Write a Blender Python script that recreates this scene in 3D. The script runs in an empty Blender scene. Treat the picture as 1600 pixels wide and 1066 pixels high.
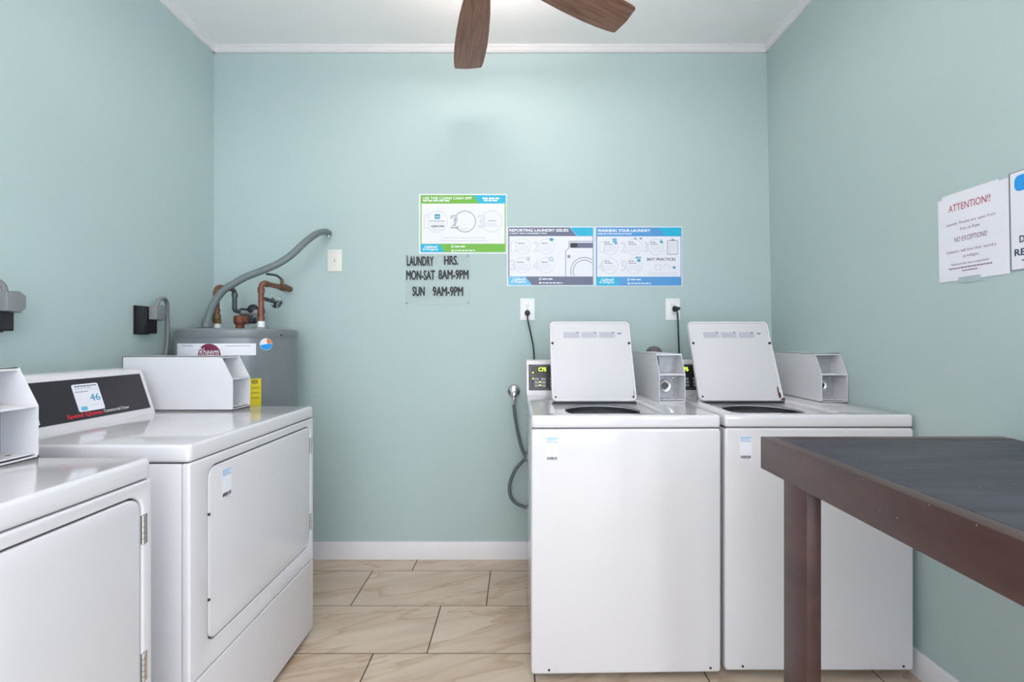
import bpy, bmesh, math, random
from mathutils import Vector, Matrix
random.seed(7)
PI = math.pi
scene = bpy.context.scene
COL = scene.collection

# ------------------------------------------------------------------ camera
EYE = 1.19
F = 700.0            # focal length in pixels of the 1600 px wide frame
VX, VY = 812.0, 532.0
cam_d = bpy.data.cameras.new('camera')
cam_d.sensor_width = 36.0
cam_d.lens = 36.0 * F / 1600.0
cam_d.shift_x = -(VX - 800.0) / 1600.0
cam_d.shift_y = -(533.0 - VY) / 1600.0
cam_d.clip_start = 0.02
cam = bpy.data.objects.new('camera', cam_d)
cam.location = (0, 0, EYE)
cam.rotation_euler = (PI / 2, 0, 0)
COL.objects.link(cam)
scene.camera = cam

# ------------------------------------------------------------------ world, lights, exposure
world = bpy.data.worlds.new('world')
world.use_nodes = True
scene.world = world
bg = world.node_tree.nodes['Background']
bg.inputs['Color'].default_value = (0.86, 0.93, 1.0, 1)
bg.inputs['Strength'].default_value = 1.6

def area(name, loc, rot, sx, sy, power, color):
    l = bpy.data.lights.new(name, 'AREA')
    l.shape = 'RECTANGLE'; l.size = sx; l.size_y = sy
    l.energy = power; l.color = color
    o = bpy.data.objects.new(name, l)
    o.location = loc; o.rotation_euler = rot
    COL.objects.link(o)
    return o
# fill light added behind the camera, entering by an assumed glazed front
area('added_front_fill', (-0.1, -1.96, 1.25), (math.radians(91), 0, 0), 2.5, 2.3, 46, (0.86, 0.93, 1.0))
# fill light added at the unseen opening in the right wall
area('added_side_fill', (1.47, -0.98, 1.35), (0, PI / 2, 0), 1.5, 1.2, 44, (0.74, 0.88, 1.0))
for i_, y_ in enumerate((-1.05, 0.10)):  # up and down fill lights added overhead, out of view
    area('added_fill_down', (-0.15, y_, 2.385), (0, 0, 0), 1.5, 0.30, 3, (1.0, 0.955, 0.93))
    area('added_fill_up', (-0.15, y_, 2.465), (PI, 0, 0), 1.5, 0.30, 7, (1.0, 0.955, 0.93))

# fill light added above the fan motor to brighten the ceiling
fl_ = area('added_ceiling_fill', (-.128, 1.549, EYE + 1.33 + .125), (PI, 0, 0), 0.44, 0.44, 21, (1.0, 0.955, 0.93))
fl_.data.shape = 'DISK'

scene.view_settings.view_transform = 'Standard'
scene.view_settings.look = 'None'
scene.view_settings.exposure = 0.14
scene.view_settings.gamma = 1.0
scene.view_settings.use_curve_mapping = False

# ------------------------------------------------------------------ room dimensions
YB = 2.443           # back wall
YF = -1.9            # front wall (behind camera)
XL = -1.668
ZC = 2.79
def right_x(y, z):   # the right wall leans out slightly towards the floor
    return 1.345 + (EYE + 1.567 - z) * 0.0189 + 0.02 * (YB - y)

# ------------------------------------------------------------------ materials
def srgb(r, g, b):
    def c(v):
        v /= 255.0
        return v / 12.92 if v <= 0.04045 else ((v + 0.055) / 1.055) ** 2.4
    return (c(r), c(g), c(b), 1.0)

def mat(name, rgb, rough=0.5, metal=0.0, var=0.04, scale=6.0, bump=0.0, bscale=80.0, coat=0.0, emit=None, estr=0.0, stretch=None, spec=0.5):
    m = bpy.data.materials.new(name); m.use_nodes = True
    nt = m.node_tree; b = nt.nodes['Principled BSDF']
    b.inputs['Roughness'].default_value = rough
    b.inputs['Metallic'].default_value = metal
    b.inputs['Specular IOR Level'].default_value = spec
    b.inputs['Coat Weight'].default_value = coat
    b.inputs['Coat Roughness'].default_value = 0.08
    tc = nt.nodes.new('ShaderNodeTexCoord')
    mp = nt.nodes.new('ShaderNodeMapping')
    nt.links.new(tc.outputs['Object'], mp.inputs['Vector'])
    if stretch: mp.inputs['Scale'].default_value = stretch
    nz = nt.nodes.new('ShaderNodeTexNoise')
    nz.inputs['Scale'].default_value = scale; nz.inputs['Detail'].default_value = 5
    nt.links.new(mp.outputs['Vector'], nz.inputs['Vector'])
    rp = nt.nodes.new('ShaderNodeValToRGB')
    c = srgb(*rgb)
    rp.color_ramp.elements[0].position = 0.3; rp.color_ramp.elements[1].position = 0.7
    rp.color_ramp.elements[0].color = tuple(max(0, v * (1 - var)) for v in c[:3]) + (1,)
    rp.color_ramp.elements[1].color = tuple(min(1, v * (1 + var)) for v in c[:3]) + (1,)
    nt.links.new(nz.outputs['Fac'], rp.inputs['Fac'])
    nt.links.new(rp.outputs['Color'], b.inputs['Base Color'])
    if bump:
        n2 = nt.nodes.new('ShaderNodeTexNoise'); n2.inputs['Scale'].default_value = bscale
        n2.inputs['Detail'].default_value = 4
        nt.links.new(mp.outputs['Vector'], n2.inputs['Vector'])
        bp = nt.nodes.new('ShaderNodeBump'); bp.inputs['Strength'].default_value = bump
        bp.inputs['Distance'].default_value = 0.01
        nt.links.new(n2.outputs['Fac'], bp.inputs['Height'])
        nt.links.new(bp.outputs['Normal'], b.inputs['Normal'])
    if emit:
        b.inputs['Emission Color'].default_value = srgb(*emit)
        b.inputs['Emission Strength'].default_value = estr
    return m

M = {}
M['wall'] = mat('wall_paint', (178, 195, 194), 0.62, var=0.015, scale=1.3, bump=0.06, bscale=45, spec=0.3)
M['ceiling'] = mat('ceiling_paint', (246, 243, 243), 0.8, var=0.015, scale=2, bump=0.06, bscale=120)
M['trim'] = mat('trim_paint', (228, 224, 226), 0.45, var=0.02, scale=8)
M['crown'] = mat('crown_paint', (222, 219, 220), 0.6, var=0.02, scale=8)
M['enamel'] = mat('white_enamel', (217, 213, 217), 0.10, var=0.012, scale=3, coat=0.3)
M['lidpaint'] = mat('lid_paint', (208, 205, 208), 0.42, var=0.012, scale=3)
M['sheet'] = mat('powder_coated_steel', (222, 219, 223), 0.34, var=0.02, scale=9)
M['gap'] = mat('dark_joint', (66, 62, 66), 0.8, var=0.1, scale=20)
M['steel'] = mat('brushed_steel', (170, 170, 174), 0.4, 0.25, var=0.1, scale=40)
M['chrome'] = mat('chrome', (215, 215, 215), 0.12, 1.0, var=0.03, scale=30)
M['tub'] = mat('tub_steel', (88, 88, 92), 0.4, 0.6, var=0.12, scale=20)
M['black_panel'] = mat('black_console_print', (40, 34, 42), 0.28, var=0.05, scale=5)
M['black'] = mat('black_rubber', (28, 27, 31), 0.5, var=0.1, scale=20)
M['ink'] = mat('black_ink', (34, 38, 44), 0.5, var=0.06, scale=30)
M['red'] = mat('red_print', (214, 34, 52), 0.4, var=0.05, scale=30)
M['white_print'] = mat('white_print', (236, 236, 240), 0.4, var=0.02, scale=30)
M['paper'] = mat('paper', (232, 230, 238), 0.55, var=0.015, scale=10)
M['green'] = mat('green_print', (106, 172, 52), 0.4, var=0.04, scale=20)
M['cyan'] = mat('cyan_print', (10, 172, 208), 0.4, var=0.04, scale=20)
M['lightcyan'] = mat('light_blue_print', (104, 182, 220), 0.4, var=0.04, scale=20)
M['slate'] = mat('slate_print', (98, 102, 128), 0.4, var=0.04, scale=20)
M['blue'] = mat('blue_print', (78, 146, 206), 0.4, var=0.04, scale=20)
M['logoblue'] = mat('logo_blue', (30, 146, 222), 0.4, var=0.03, scale=20)
M['faint'] = mat('faint_grey_print', (198, 197, 206), 0.5, var=0.03, scale=20)
M['midgrey'] = mat('grey_print', (128, 130, 140), 0.5, var=0.05, scale=20)
M['crimson'] = mat('crimson_print', (176, 62, 88), 0.5, var=0.05, scale=20)
M['purple'] = mat('purple_grey_print', (140, 98, 122), 0.5, var=0.05, scale=20)
M['navy'] = mat('navy_print', (48, 50, 80), 0.5, var=0.05, scale=20)
M['icon'] = mat('teal_icon_print', (62, 150, 180), 0.5, var=0.1, scale=20)
M['heater'] = mat('grey_heater_paint', (120, 125, 129), 0.32, 0.1, var=0.03, scale=6)
M['maroon'] = mat('maroon_print', (122, 30, 66), 0.4, var=0.05, scale=20)
M['yellow'] = mat('yellow_label', (232, 208, 24), 0.5, var=0.04, scale=20)
M['orange'] = mat('orange_print', (222, 120, 60), 0.5, var=0.04, scale=20)
M['copper'] = mat('aged_copper', (124, 80, 62), 0.48, 0.35, var=0.3, scale=26, bump=0.1)
M['brass'] = mat('rusty_brass', (118, 92, 64), 0.5, 0.5, var=0.35, scale=40, bump=0.25)
M['rustvalve'] = mat('rusted_valve', (116, 68, 50), 0.6, 0.3, var=0.3, scale=50, bump=0.3)
M['greypipe'] = mat('grey_pipe', (84, 94, 98), 0.45, 0.3, var=0.1, scale=20)
M['valvegrey'] = mat('grey_brown_metal', (112, 104, 106), 0.5, 0.3, var=0.2, scale=30)
M['darkmetal'] = mat('dark_metal', (52, 56, 62), 0.45, 0.5, var=0.2, scale=30)
M['conduit'] = mat('grey_conduit', (108, 118, 120), 0.42, var=0.05, scale=20)
M['hose'] = mat('braided_hose', (106, 114, 118), 0.38, 0.5, var=0.2, scale=140, bump=0.5, bscale=300)
M['plug'] = mat('grey_plug_plastic', (128, 130, 132), 0.5, var=0.04, scale=20)
M['ivory'] = mat('ivory_plastic', (226, 222, 214), 0.4, var=0.02, scale=12)
M['plate'] = mat('white_plastic_plate', (234, 233, 233), 0.35, var=0.015, scale=12)
M['rust'] = mat('rust', (96, 54, 36), 0.8, var=0.35, scale=90, bump=0.4)
M['grey_btn'] = mat('grey_button', (150, 152, 156), 0.5, var=0.05, scale=20)
M['led'] = mat('green_led', (190, 255, 60), 0.5, emit=(190, 250, 60), estr=3.0)
M['added_glow'] = mat('added_lamp_glow', (255, 255, 250), 0.5, emit=(255, 250, 240), estr=2.0)  # glow for the added pendants and the added fan ring
M['tape'] = mat('tape', (176, 190, 194), 0.3, var=0.05, scale=20)

def acrylic():
    m = bpy.data.materials.new('clear_acrylic'); m.use_nodes = True
    nt = m.node_tree; b = nt.nodes['Principled BSDF']
    b.inputs['Base Color'].default_value = srgb(226, 230, 230)
    b.inputs['Roughness'].default_value = 0.12
    b.inputs['Alpha'].default_value = 0.09
    return m
M['acrylic'] = acrylic()

def window_glass():
    m = bpy.data.materials.new('window_glass'); m.use_nodes = True
    nt = m.node_tree; b = nt.nodes['Principled BSDF']
    b.inputs['Base Color'].default_value = (1, 1, 1, 1)
    b.inputs['Roughness'].default_value = 0.02
    b.inputs['Alpha'].default_value = 0.08
    return m
M['glass'] = window_glass()

def tile_mat():
    m = bpy.data.materials.new('travertine_tile'); m.use_nodes = True
    nt = m.node_tree; b = nt.nodes['Principled BSDF']; L = nt.links.new
    b.inputs['Roughness'].default_value = 0.36
    tc = nt.nodes.new('ShaderNodeTexCoord'); oi = nt.nodes.new('ShaderNodeObjectInfo')
    mul = nt.nodes.new('ShaderNodeMath'); mul.operation = 'MULTIPLY'; mul.inputs[1].default_value = 37.0
    L(oi.outputs['Random'], mul.inputs[0])
    comb = nt.nodes.new('ShaderNodeCombineXYZ'); L(mul.outputs[0], comb.inputs[2]); L(mul.outputs[0], comb.inputs[0])
    mp = nt.nodes.new('ShaderNodeMapping'); mp.inputs['Scale'].default_value = (1.3, 7.0, 1.0)
    m0 = nt.nodes.new('ShaderNodeMapping'); m0.inputs['Rotation'].default_value = (0, 0, -0.30)
    L(tc.outputs['Object'], m0.inputs['Vector']); L(m0.outputs['Vector'], mp.inputs['Vector'])
    ad = nt.nodes.new('ShaderNodeVectorMath'); ad.operation = 'ADD'
    L(mp.outputs['Vector'], ad.inputs[0]); L(comb.outputs[0], ad.inputs[1])
    n1 = nt.nodes.new('ShaderNodeTexNoise'); n1.inputs['Scale'].default_value = 1.6; n1.inputs['Detail'].default_value = 6
    n1.inputs['Distortion'].default_value = 0.8
    L(ad.outputs[0], n1.inputs['Vector'])
    r1 = nt.nodes.new('ShaderNodeValToRGB')
    e = r1.color_ramp.elements
    e[0].position = 0.25; e[0].color = srgb(192, 170, 150)
    e[1].position = 0.75; e[1].color = srgb(218, 200, 182)
    L(n1.outputs['Fac'], r1.inputs['Fac'])
    n2 = nt.nodes.new('ShaderNodeTexNoise'); n2.inputs['Scale'].default_value = 1.0; n2.inputs['Detail'].default_value = 4
    n2.inputs['Distortion'].default_value = 0.7
    L(ad.outputs[0], n2.inputs['Vector'])
    r2 = nt.nodes.new('ShaderNodeValToRGB')
    e = r2.color_ramp.elements
    e[0].position = 0.44; e[0].color = (1, 1, 1, 1)
    e[1].position = 0.505; e[1].color = (1, 1, 1, 1)
    k = r2.color_ramp.elements.new(0.495); k.color = srgb(226, 212, 196)
    L(n2.outputs['Fac'], r2.inputs['Fac'])
    mx = nt.nodes.new('ShaderNodeMix'); mx.data_type = 'RGBA'; mx.blend_type = 'MULTIPLY'; mx.inputs[0].default_value = 0.8
    L(r1.outputs['Color'], mx.inputs[6]); L(r2.outputs['Color'], mx.inputs[7])
    L(mx.outputs[2], b.inputs['Base Color'])
    return m
M['tile'] = tile_mat()
M['grout'] = mat('dark_grout', (84, 68, 58), 0.9, var=0.1, scale=40)

def wood_mat(name, dark, light, stretch, scale, rough, bump=0.15, hi=None):
    m = bpy.data.materials.new(name); m.use_nodes = True
    nt = m.node_tree; b = nt.nodes['Principled BSDF']; L = nt.links.new
    b.inputs['Roughness'].default_value = rough
    tc = nt.nodes.new('ShaderNodeTexCoord')
    mp = nt.nodes.new('ShaderNodeMapping'); mp.inputs['Scale'].default_value = stretch
    L(tc.outputs['Object'], mp.inputs['Vector'])
    n1 = nt.nodes.new('ShaderNodeTexNoise'); n1.inputs['Scale'].default_value = scale
    n1.inputs['Detail'].default_value = 7; n1.inputs['Roughness'].default_value = 0.65; n1.inputs['Distortion'].default_value = 0.3
    L(mp.outputs['Vector'], n1.inputs['Vector'])
    r = nt.nodes.new('ShaderNodeValToRGB'); e = r.color_ramp.elements
    e[0].position = 0.32; e[0].color = srgb(*dark); e[1].position = 0.68; e[1].color = srgb(*light)
    if hi:
        k = e.new(0.84); k.color = srgb(*hi)
    L(n1.outputs['Fac'], r.inputs['Fac']); L(r.outputs['Color'], b.inputs['Base Color'])
    bp = nt.nodes.new('ShaderNodeBump'); bp.inputs['Strength'].default_value = bump; bp.inputs['Distance'].default_value = 0.004
    L(n1.outputs['Fac'], bp.inputs['Height']); L(bp.outputs['Normal'], b.inputs['Normal'])
    return m
M['blade'] = wood_mat('walnut_blade', (106, 68, 52), (156, 110, 90), (2, 26, 8), 3.0, 0.45, hi=(180, 150, 132))
M['table_side'] = wood_mat('dark_brown_paint', (62, 38, 36), (80, 53, 50), (3, 1.2, 3), 5.0, 0.34, 0.1)
M['table_top'] = wood_mat('worn_top_paint_sheen', (38, 34, 44), (72, 66, 78), (1.6, 10, 3), 2.6, 0.42, 0.8, hi=(124, 118, 128))  # blue-grey sheen of reflected light mixed into the worn dark paint
M['chip'] = mat('chipped_paint', (168, 156, 150), 0.7, var=0.1, scale=60)

# ------------------------------------------------------------------ mesh helpers
def finish_bm(bm, ang=0.7):
    bmesh.ops.recalc_face_normals(bm, faces=bm.faces)
    for f in bm.faces: f.smooth = True
    for e in bm.edges:
        if len(e.link_faces) == 2:
            if e.calc_face_angle(0) > ang: e.smooth = False
        else: e.smooth = False

def obj(name, bm, material, parent=None, world=False, recalc=True):
    if world and parent is not None:
        bmesh.ops.transform(bm, matrix=Matrix.Translation(-Vector(parent.location)), verts=bm.verts)
    if recalc: finish_bm(bm)
    me = bpy.data.meshes.new(name); bm.to_mesh(me); bm.free()
    me.materials.append(M[material])
    o = bpy.data.objects.new(name, me)
    COL.objects.link(o)
    if parent is not None: o.parent = parent
    return o

def centred(name, bm, material):
    """top-level mesh with its origin at the base centre of its bounds"""
    xs = [v.co.x for v in bm.verts]; ys = [v.co.y for v in bm.verts]; zs = [v.co.z for v in bm.verts]
    c = Vector(((min(xs) + max(xs)) / 2, (min(ys) + max(ys)) / 2, min(zs)))
    bmesh.ops.transform(bm, matrix=Matrix.Translation(-c), verts=bm.verts)
    o = obj(name, bm, material); o.location = c
    return o

def thing(name, loc, label, cat, rotz=0.0, group=None):
    o = bpy.data.objects.new(name, None); COL.objects.link(o)
    o.location = loc; o.rotation_euler = (0, 0, rotz)
    o.empty_display_size = 0.05
    o['label'] = label; o['category'] = cat
    if group: o['group'] = group
    return o
def tag(o, label, cat, group=None):
    o['label'] = label; o['category'] = cat
    if group: o['group'] = group
    return o
def struct(name, bm, material, parent=None):
    if parent is not None: return obj(name, bm, material, parent)
    o = centred(name, bm, material)
    o['kind'] = 'structure'
    return o

def box(x0, x1, y0, y1, z0, z1, bev=0.0, seg=2, bm=None):
    b = bmesh.new()
    bmesh.ops.create_cube(b, size=1.0)
    for v in b.verts:
        v.co = Vector((x0 + (v.co.x + .5) * (x1 - x0), y0 + (v.co.y + .5) * (y1 - y0), z0 + (v.co.z + .5) * (z1 - z0)))
    if bev: bmesh.ops.bevel(b, geom=b.edges[:], offset=bev, segments=seg, affect='EDGES', profile=0.5)
    return merge(bm, b)

def merge(dst, src):
    if dst is None: return src
    me = bpy.data.meshes.new('tmp'); src.to_mesh(me); src.free()
    dst.from_mesh(me); bpy.data.meshes.remove(me)
    return dst

def hexa(pts, bm=None):
    """8 corners: bottom 4 ccw then top 4"""
    b = bm or bmesh.new()
    v = [b.verts.new(p) for p in pts]
    for q in ((3, 2, 1, 0), (4, 5, 6, 7), (0, 1, 5, 4), (1, 2, 6, 5), (2, 3, 7, 6), (3, 0, 4, 7)):
        b.faces.new([v[i] for i in q])
    return b

def from_curve(cu):
    o = bpy.data.objects.new('tmp', cu)
    me = bpy.data.meshes.new_from_object(o)
    b = bmesh.new(); b.from_mesh(me)
    bpy.data.objects.remove(o); bpy.data.curves.remove(cu); bpy.data.meshes.remove(me)
    return b

def plate(outlines, t, f=None, bev=0.0, bm=None):
    """2D outlines (first outer, others holes) -> slab w in [-t/2, t/2]; f maps (u,v,w) to 3D"""
    cu = bpy.data.curves.new('tmp', 'CURVE'); cu.dimensions = '2D'; cu.fill_mode = 'BOTH'
    cu.extrude = max(t / 2 - bev, 0.0); cu.bevel_depth = bev; cu.bevel_resolution = 2
    cu.offset = -bev
    for ol in outlines:
        s = cu.splines.new('POLY'); s.points.add(len(ol) - 1)
        for p, q in zip(s.points, ol): p.co = (q[0], q[1], 0, 1)
        s.use_cyclic_u = True
    b = from_curve(cu)
    bmesh.ops.remove_doubles(b, verts=b.verts, dist=1e-6)
    if f:
        for v in b.verts: v.co = Vector(f(v.co.x, v.co.y, v.co.z))
    return merge(bm, b)

def rrect(x0, x1, y0, y1, r, n=6):
    if x1 < x0: x0, x1 = x1, x0
    if y1 < y0: y0, y1 = y1, y0
    pts = []
    for cx, cy, a in ((x1 - r, y1 - r, 0), (x0 + r, y1 - r, 90), (x0 + r, y0 + r, 180), (x1 - r, y0 + r, 270)):
        for i in range(n + 1):
            t = math.radians(a + 90 * i / n)
            pts.append((cx + r * math.cos(t), cy + r * math.sin(t)))
    return pts
def circ(cx, cy, r, n=32, ry=None):
    ry = ry or r
    return [(cx + r * math.cos(2 * PI * i / n), cy + ry * math.sin(2 * PI * i / n)) for i in range(n)]

def catmull(pts, n=8):
    P = [Vector(p) for p in pts]
    P = [P[0] * 2 - P[1]] + P + [P[-1] * 2 - P[-2]]
    out = []
    for i in range(1, len(P) - 2):
        for k in range(n):
            t = k / n
            a, b, c, d = P[i - 1], P[i], P[i + 1], P[i + 2]
            out.append(0.5 * ((2 * b) + (c - a) * t + (2 * a - 5 * b + 4 * c - d) * t * t + (3 * b - a - 3 * c + d) * t ** 3))
    out.append(P[-2])
    return out

def tube(pts, r, smooth=True, n=8, bm=None, res=3):
    cu = bpy.data.curves.new('tmp', 'CURVE'); cu.dimensions = '3D'
    cu.bevel_depth = r; cu.bevel_resolution = res; cu.use_fill_caps = True
    pp = catmull(pts, n) if smooth else [Vector(p) for p in pts]
    s = cu.splines.new('POLY'); s.points.add(len(pp) - 1)
    for p, q in zip(s.points, pp): p.co = (q.x, q.y, q.z, 1)
    return merge(bm, from_curve(cu))

def elbow_path(pts, r, n=5):
    """polyline with rounded corners"""
    P = [Vector(p) for p in pts]; out = [P[0]]
    for i in range(1, len(P) - 1):
        a = (P[i - 1] - P[i]).normalized(); b = (P[i + 1] - P[i]).normalized()
        s, e = P[i] + a * r, P[i] + b * r
        for k in range(n + 1):
            t = k / n
            out.append(s * (1 - t) ** 2 + P[i] * 2 * t * (1 - t) + e * t * t)
    out.append(P[-1])
    return out

def lathe(profile, origin=(0, 0, 0), axis='Z', n=32, bm=None):
    """profile (r, h) revolved; axis the direction h points to"""
    b = bmesh.new()
    rings = []
    for r, h in profile:
        if r < 1e-6: rings.append([b.verts.new((0, 0, h))])
        else: rings.append([b.verts.new((r * math.cos(2 * PI * i / n), r * math.sin(2 * PI * i / n), h)) for i in range(n)])
    for A, B in zip(rings, rings[1:]):
        for i in range(n):
            j = (i + 1) % n
            if len(A) == 1 and len(B) == 1: continue
            if len(A) == 1: b.faces.new((A[0], B[i], B[j]))
            elif len(B) == 1: b.faces.new((A[i], A[j], B[0]))
            else: b.faces.new((A[i], A[j], B[j], B[i]))
    if isinstance(axis, str):
        d = {'Z': (0, 0, 1), 'Y': (0, 1, 0), 'X': (1, 0, 0), '-Y': (0, -1, 0), '-X': (-1, 0, 0), '-Z': (0, 0, -1)}[axis]
    else: d = axis
    q = Vector((0, 0, 1)).rotation_difference(Vector(d).normalized()).to_matrix().to_4x4()
    bmesh.ops.transform(b, matrix=Matrix.Translation(Vector(origin)) @ q, verts=b.verts)
    return merge(bm, b)

def cyl(r, h0, h1, origin=(0, 0, 0), axis='Z', n=24, bm=None, bev=0.0):
    if bev: prof = [(0, h0), (r - bev, h0), (r, h0 + bev), (r, h1 - bev), (r - bev, h1), (0, h1)]
    else: prof = [(0, h0), (r, h0), (r, h1), (0, h1)]
    return lathe(prof, origin, axis, n, bm)

def text(s, x0, x1, y0, y1, t=0.0006, bold=0.0, shear=0.0):
    """flat mesh lettering fitted exactly to a rectangle in (u,v); w in [0,t]"""
    cu = bpy.data.curves.new('tmp', 'FONT'); cu.body = s; cu.size = 1.0
    cu.resolution_u = 3; cu.extrude = 0.01; cu.shear = shear
    if bold < 0: cu.offset = bold
    b = from_curve(cu)
    if bold > 0:
        src = b; b = bmesh.new()
        for q, (dx, dy) in enumerate(((-1, 0), (1, 0), (0, .6), (0, -.6))):
            c_ = src.copy()
            for v in c_.verts: v.co += Vector((dx * bold, dy * bold, q * .0004))
            merge(b, c_)
        src.free()
    xs = [v.co.x for v in b.verts]; ys = [v.co.y for v in b.verts]
    ax, bx, ay, by = min(xs), max(xs), min(ys), max(ys)
    for v in b.verts:
        v.co = Vector((x0 + (v.co.x - ax) / (bx - ax) * (x1 - x0), y0 + (v.co.y - ay) / (by - ay) * (y1 - y0), (v.co.z + 0.01) / 0.02 * t))
    return b

JOINED = {'small_print', 'fine_print', 'subtitle', 'contact_print', 'caption', 'barcode', 'label_small_print', 'washer_drawing', 'lettering_rows'}
class Print:
    """flat print on a surface: shapes in design units mapped by conv(u,v)->(a,b) and place(a,b,w)->xyz"""
    def __init__(self, conv, place):
        self.conv, self.place, self.parts, self.order, self.count = conv, place, {}, [], {}
    def _add(self, key, b):
        for v in b.verts:
            v.co = Vector(self.place(*self.conv(v.co.x, v.co.y), v.co.z))
        base = key
        if key[0] not in JOINED:
            k_ = 0
            while key in self.parts: k_ += 1; key = base + (k_,)
        if key not in self.parts: self.parts[key] = bmesh.new(); self.order.append(key)
        self.count[key] = self.count.get(key, 0) + 1
        merge(self.parts[key], b)
    def poly(self, key, pts, w, t=0.0002, holes=()):
        b = plate([pts] + list(holes), t)
        for v in b.verts: v.co.z += w + t / 2
        self._add(key, b)
    def rect(self, key, x0, y0, x1, y1, w, t=0.0002):
        self.poly(key, [(x0, y0), (x1, y0), (x1, y1), (x0, y1)], w, t)
    def ring(self, key, cx, cy, r, wd, w):
        self.poly(key, circ(cx, cy, r + wd / 2, 40), w, holes=[circ(cx, cy, r - wd / 2, 40)])
    def arc(self, key, cx, cy, r, wd, w, test):
        b = bmesh.new(); n = 72
        for i in range(n):
            a0, a1 = 2 * PI * i / n, 2 * PI * (i + 1) / n
            q = [(cx + rr * math.cos(a), cy + rr * math.sin(a)) for rr, a in ((r - wd / 2, a0), (r + wd / 2, a0), (r + wd / 2, a1), (r - wd / 2, a1))]
            if all(test(*p) for p in q): b.faces.new([b.verts.new((p[0], p[1], w + 0.0002)) for p in q])
        self._add(key, b)
    def stroke(self, key, pts, wd, w):
        b = bmesh.new()
        for p, q in zip(pts, pts[1:]):
            p, q = Vector(p), Vector(q); d = (q - p).normalized(); n = Vector((-d.y, d.x)) * wd / 2; e = d * wd / 2
            vs = [p - e + n, p - e - n, q + e - n, q + e + n]
            b.faces.new([b.verts.new((v.x, v.y, w + 0.0002)) for v in vs])
        self._add(key, b)
    def text(self, key, s, x0, y0, x1, y1, w, bold=0.0, shear=0.0):
        """y0 is the top in design units (v grows downwards)"""
        b = text(s, x0, x1, y1, y0, 0.0002, bold, shear)
        for v in b.verts: v.co.z += w
        self._add(key, b)
    def numeral(self, key, s, x0, y0, x1, y1, w, under='paper'):
        self.text(key, s, x0, y0, x1, y1, w, 0.02)
        d = (x1 - x0) * 0.10
        self.text(('numeral_fill', under), s, x0 + d, y0 + d, x1 - d, y1 - d, w + 0.0003, -0.02)
    def dashes(self, key, x0, x1, y0, y1, w, seed=0):
        rnd = random.Random(seed); x = x0
        h = abs(y1 - y0)
        while x < x1:
            l = min(h * rnd.uniform(1.6, 4.0), x1 - x)
            self.rect(key, x, y0, x + l, y1, w); x += l + h * 0.6
    def build(self, parent, world=True):
        out = {}
        for key in self.order:
            out[key] = obj(key[0], self.parts[key], key[1], parent, world)
            if self.count[key] > 1: out[key]['kind'] = 'stuff'
        return out

def W(px, py, Y):
    return Vector(((px - VX) * Y / F, Y, EYE + (VY - py) * Y / F))

# ------------------------------------------------------------------ room shell
T = 0.10
struct('wall_back', box(XL - T, 1.6, YB, YB + T, 0, ZC + .05), 'wall')
struct('wall_left', box(XL - T, XL, YF - T, YB + T, 0, ZC + .05), 'wall')
def rw(y, z, d=0.0): return (right_x(y, z) + d, y, z)
ztop = ZC + .05
def rwall(y0, y1, z0, z1, bm=None):
    return hexa([rw(y0, z0), rw(y0, z0, T), rw(y1, z0, T), rw(y1, z0), rw(y0, z1), rw(y0, z1, T), rw(y1, z1, T), rw(y1, z1)], bm)
sy0, sy1, sz0, sz1 = -1.60, -0.36, 0.58, 2.12  # unseen opening and glazing added to let side light in
b = rwall(sy1, YB + T, 0, ztop); b = rwall(YF - T, sy0, 0, ztop, b); b = rwall(sy0, sy1, 0, sz0, b); b = rwall(sy0, sy1, sz1, ztop, b)
struct('wall_right', b, 'wall')
win2 = struct('added_window_2', plate([[(sy0, sz0), (sy1, sz0), (sy1, sz1), (sy0, sz1)]] +
              [rrect(sy0 + .05 + i * .595, sy0 + .595 + i * .595, sz0 + .05, sz1 - .05, .005, 1) for i in range(2)], .04,
              lambda u, v, w: (right_x(u, v) + .05 + w, u, v)), 'trim')
wc2 = Vector(win2.location)
for i in range(2):
    b = hexa([(right_x(y, z) + .048 + d, y, z) for z in (sz0 + .05, sz1 - .05) for y, d in ((sy0 + .05 + i * .595, 0), (sy0 + .05 + i * .595, .004), (sy0 + .595 + i * .595, .004), (sy0 + .595 + i * .595, 0))])
    bmesh.ops.transform(b, matrix=Matrix.Translation(-wc2), verts=b.verts)
    struct('pane', b, 'glass', win2)
# front wall with an assumed glazed opening, added to let light in
wx0, wx1, wz0, wz1 = -1.35, 1.15, 0.06, 2.45
struct('wall_front', plate([[(XL - T, 0), (1.6, 0), (1.6, ztop), (XL - T, ztop)],
                            [(wx0, wz0), (wx1, wz0), (wx1, wz1), (wx0, wz1)]], T, lambda u, v, w: (u, YF - T / 2 + w, v)), 'wall')
win = struct('added_window_1', plate([[(wx0, wz0), (wx1, wz0), (wx1, wz1), (wx0, wz1)]] +
             [rrect(wx0 + .05 + i * .825, wx0 + .8 + i * .825, wz0 + .05, wz1 - .05, .005, 1) for i in range(3)], .06,
             lambda u, v, w: (u, YF - .05 + w, v)), 'trim')
wc = Vector(win.location)
for i in range(3):
    b = box(wx0 + .05 + i * .825, wx0 + .8 + i * .825, YF - .053, YF - .047, wz0 + .05, wz1 - .05)
    bmesh.ops.transform(b, matrix=Matrix.Translation(-wc), verts=b.verts)
    struct('pane', b, 'glass', win)
struct('ceiling', box(XL - T, 1.6, YF - T, YB + T, ZC, ZC + T), 'ceiling')

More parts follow.
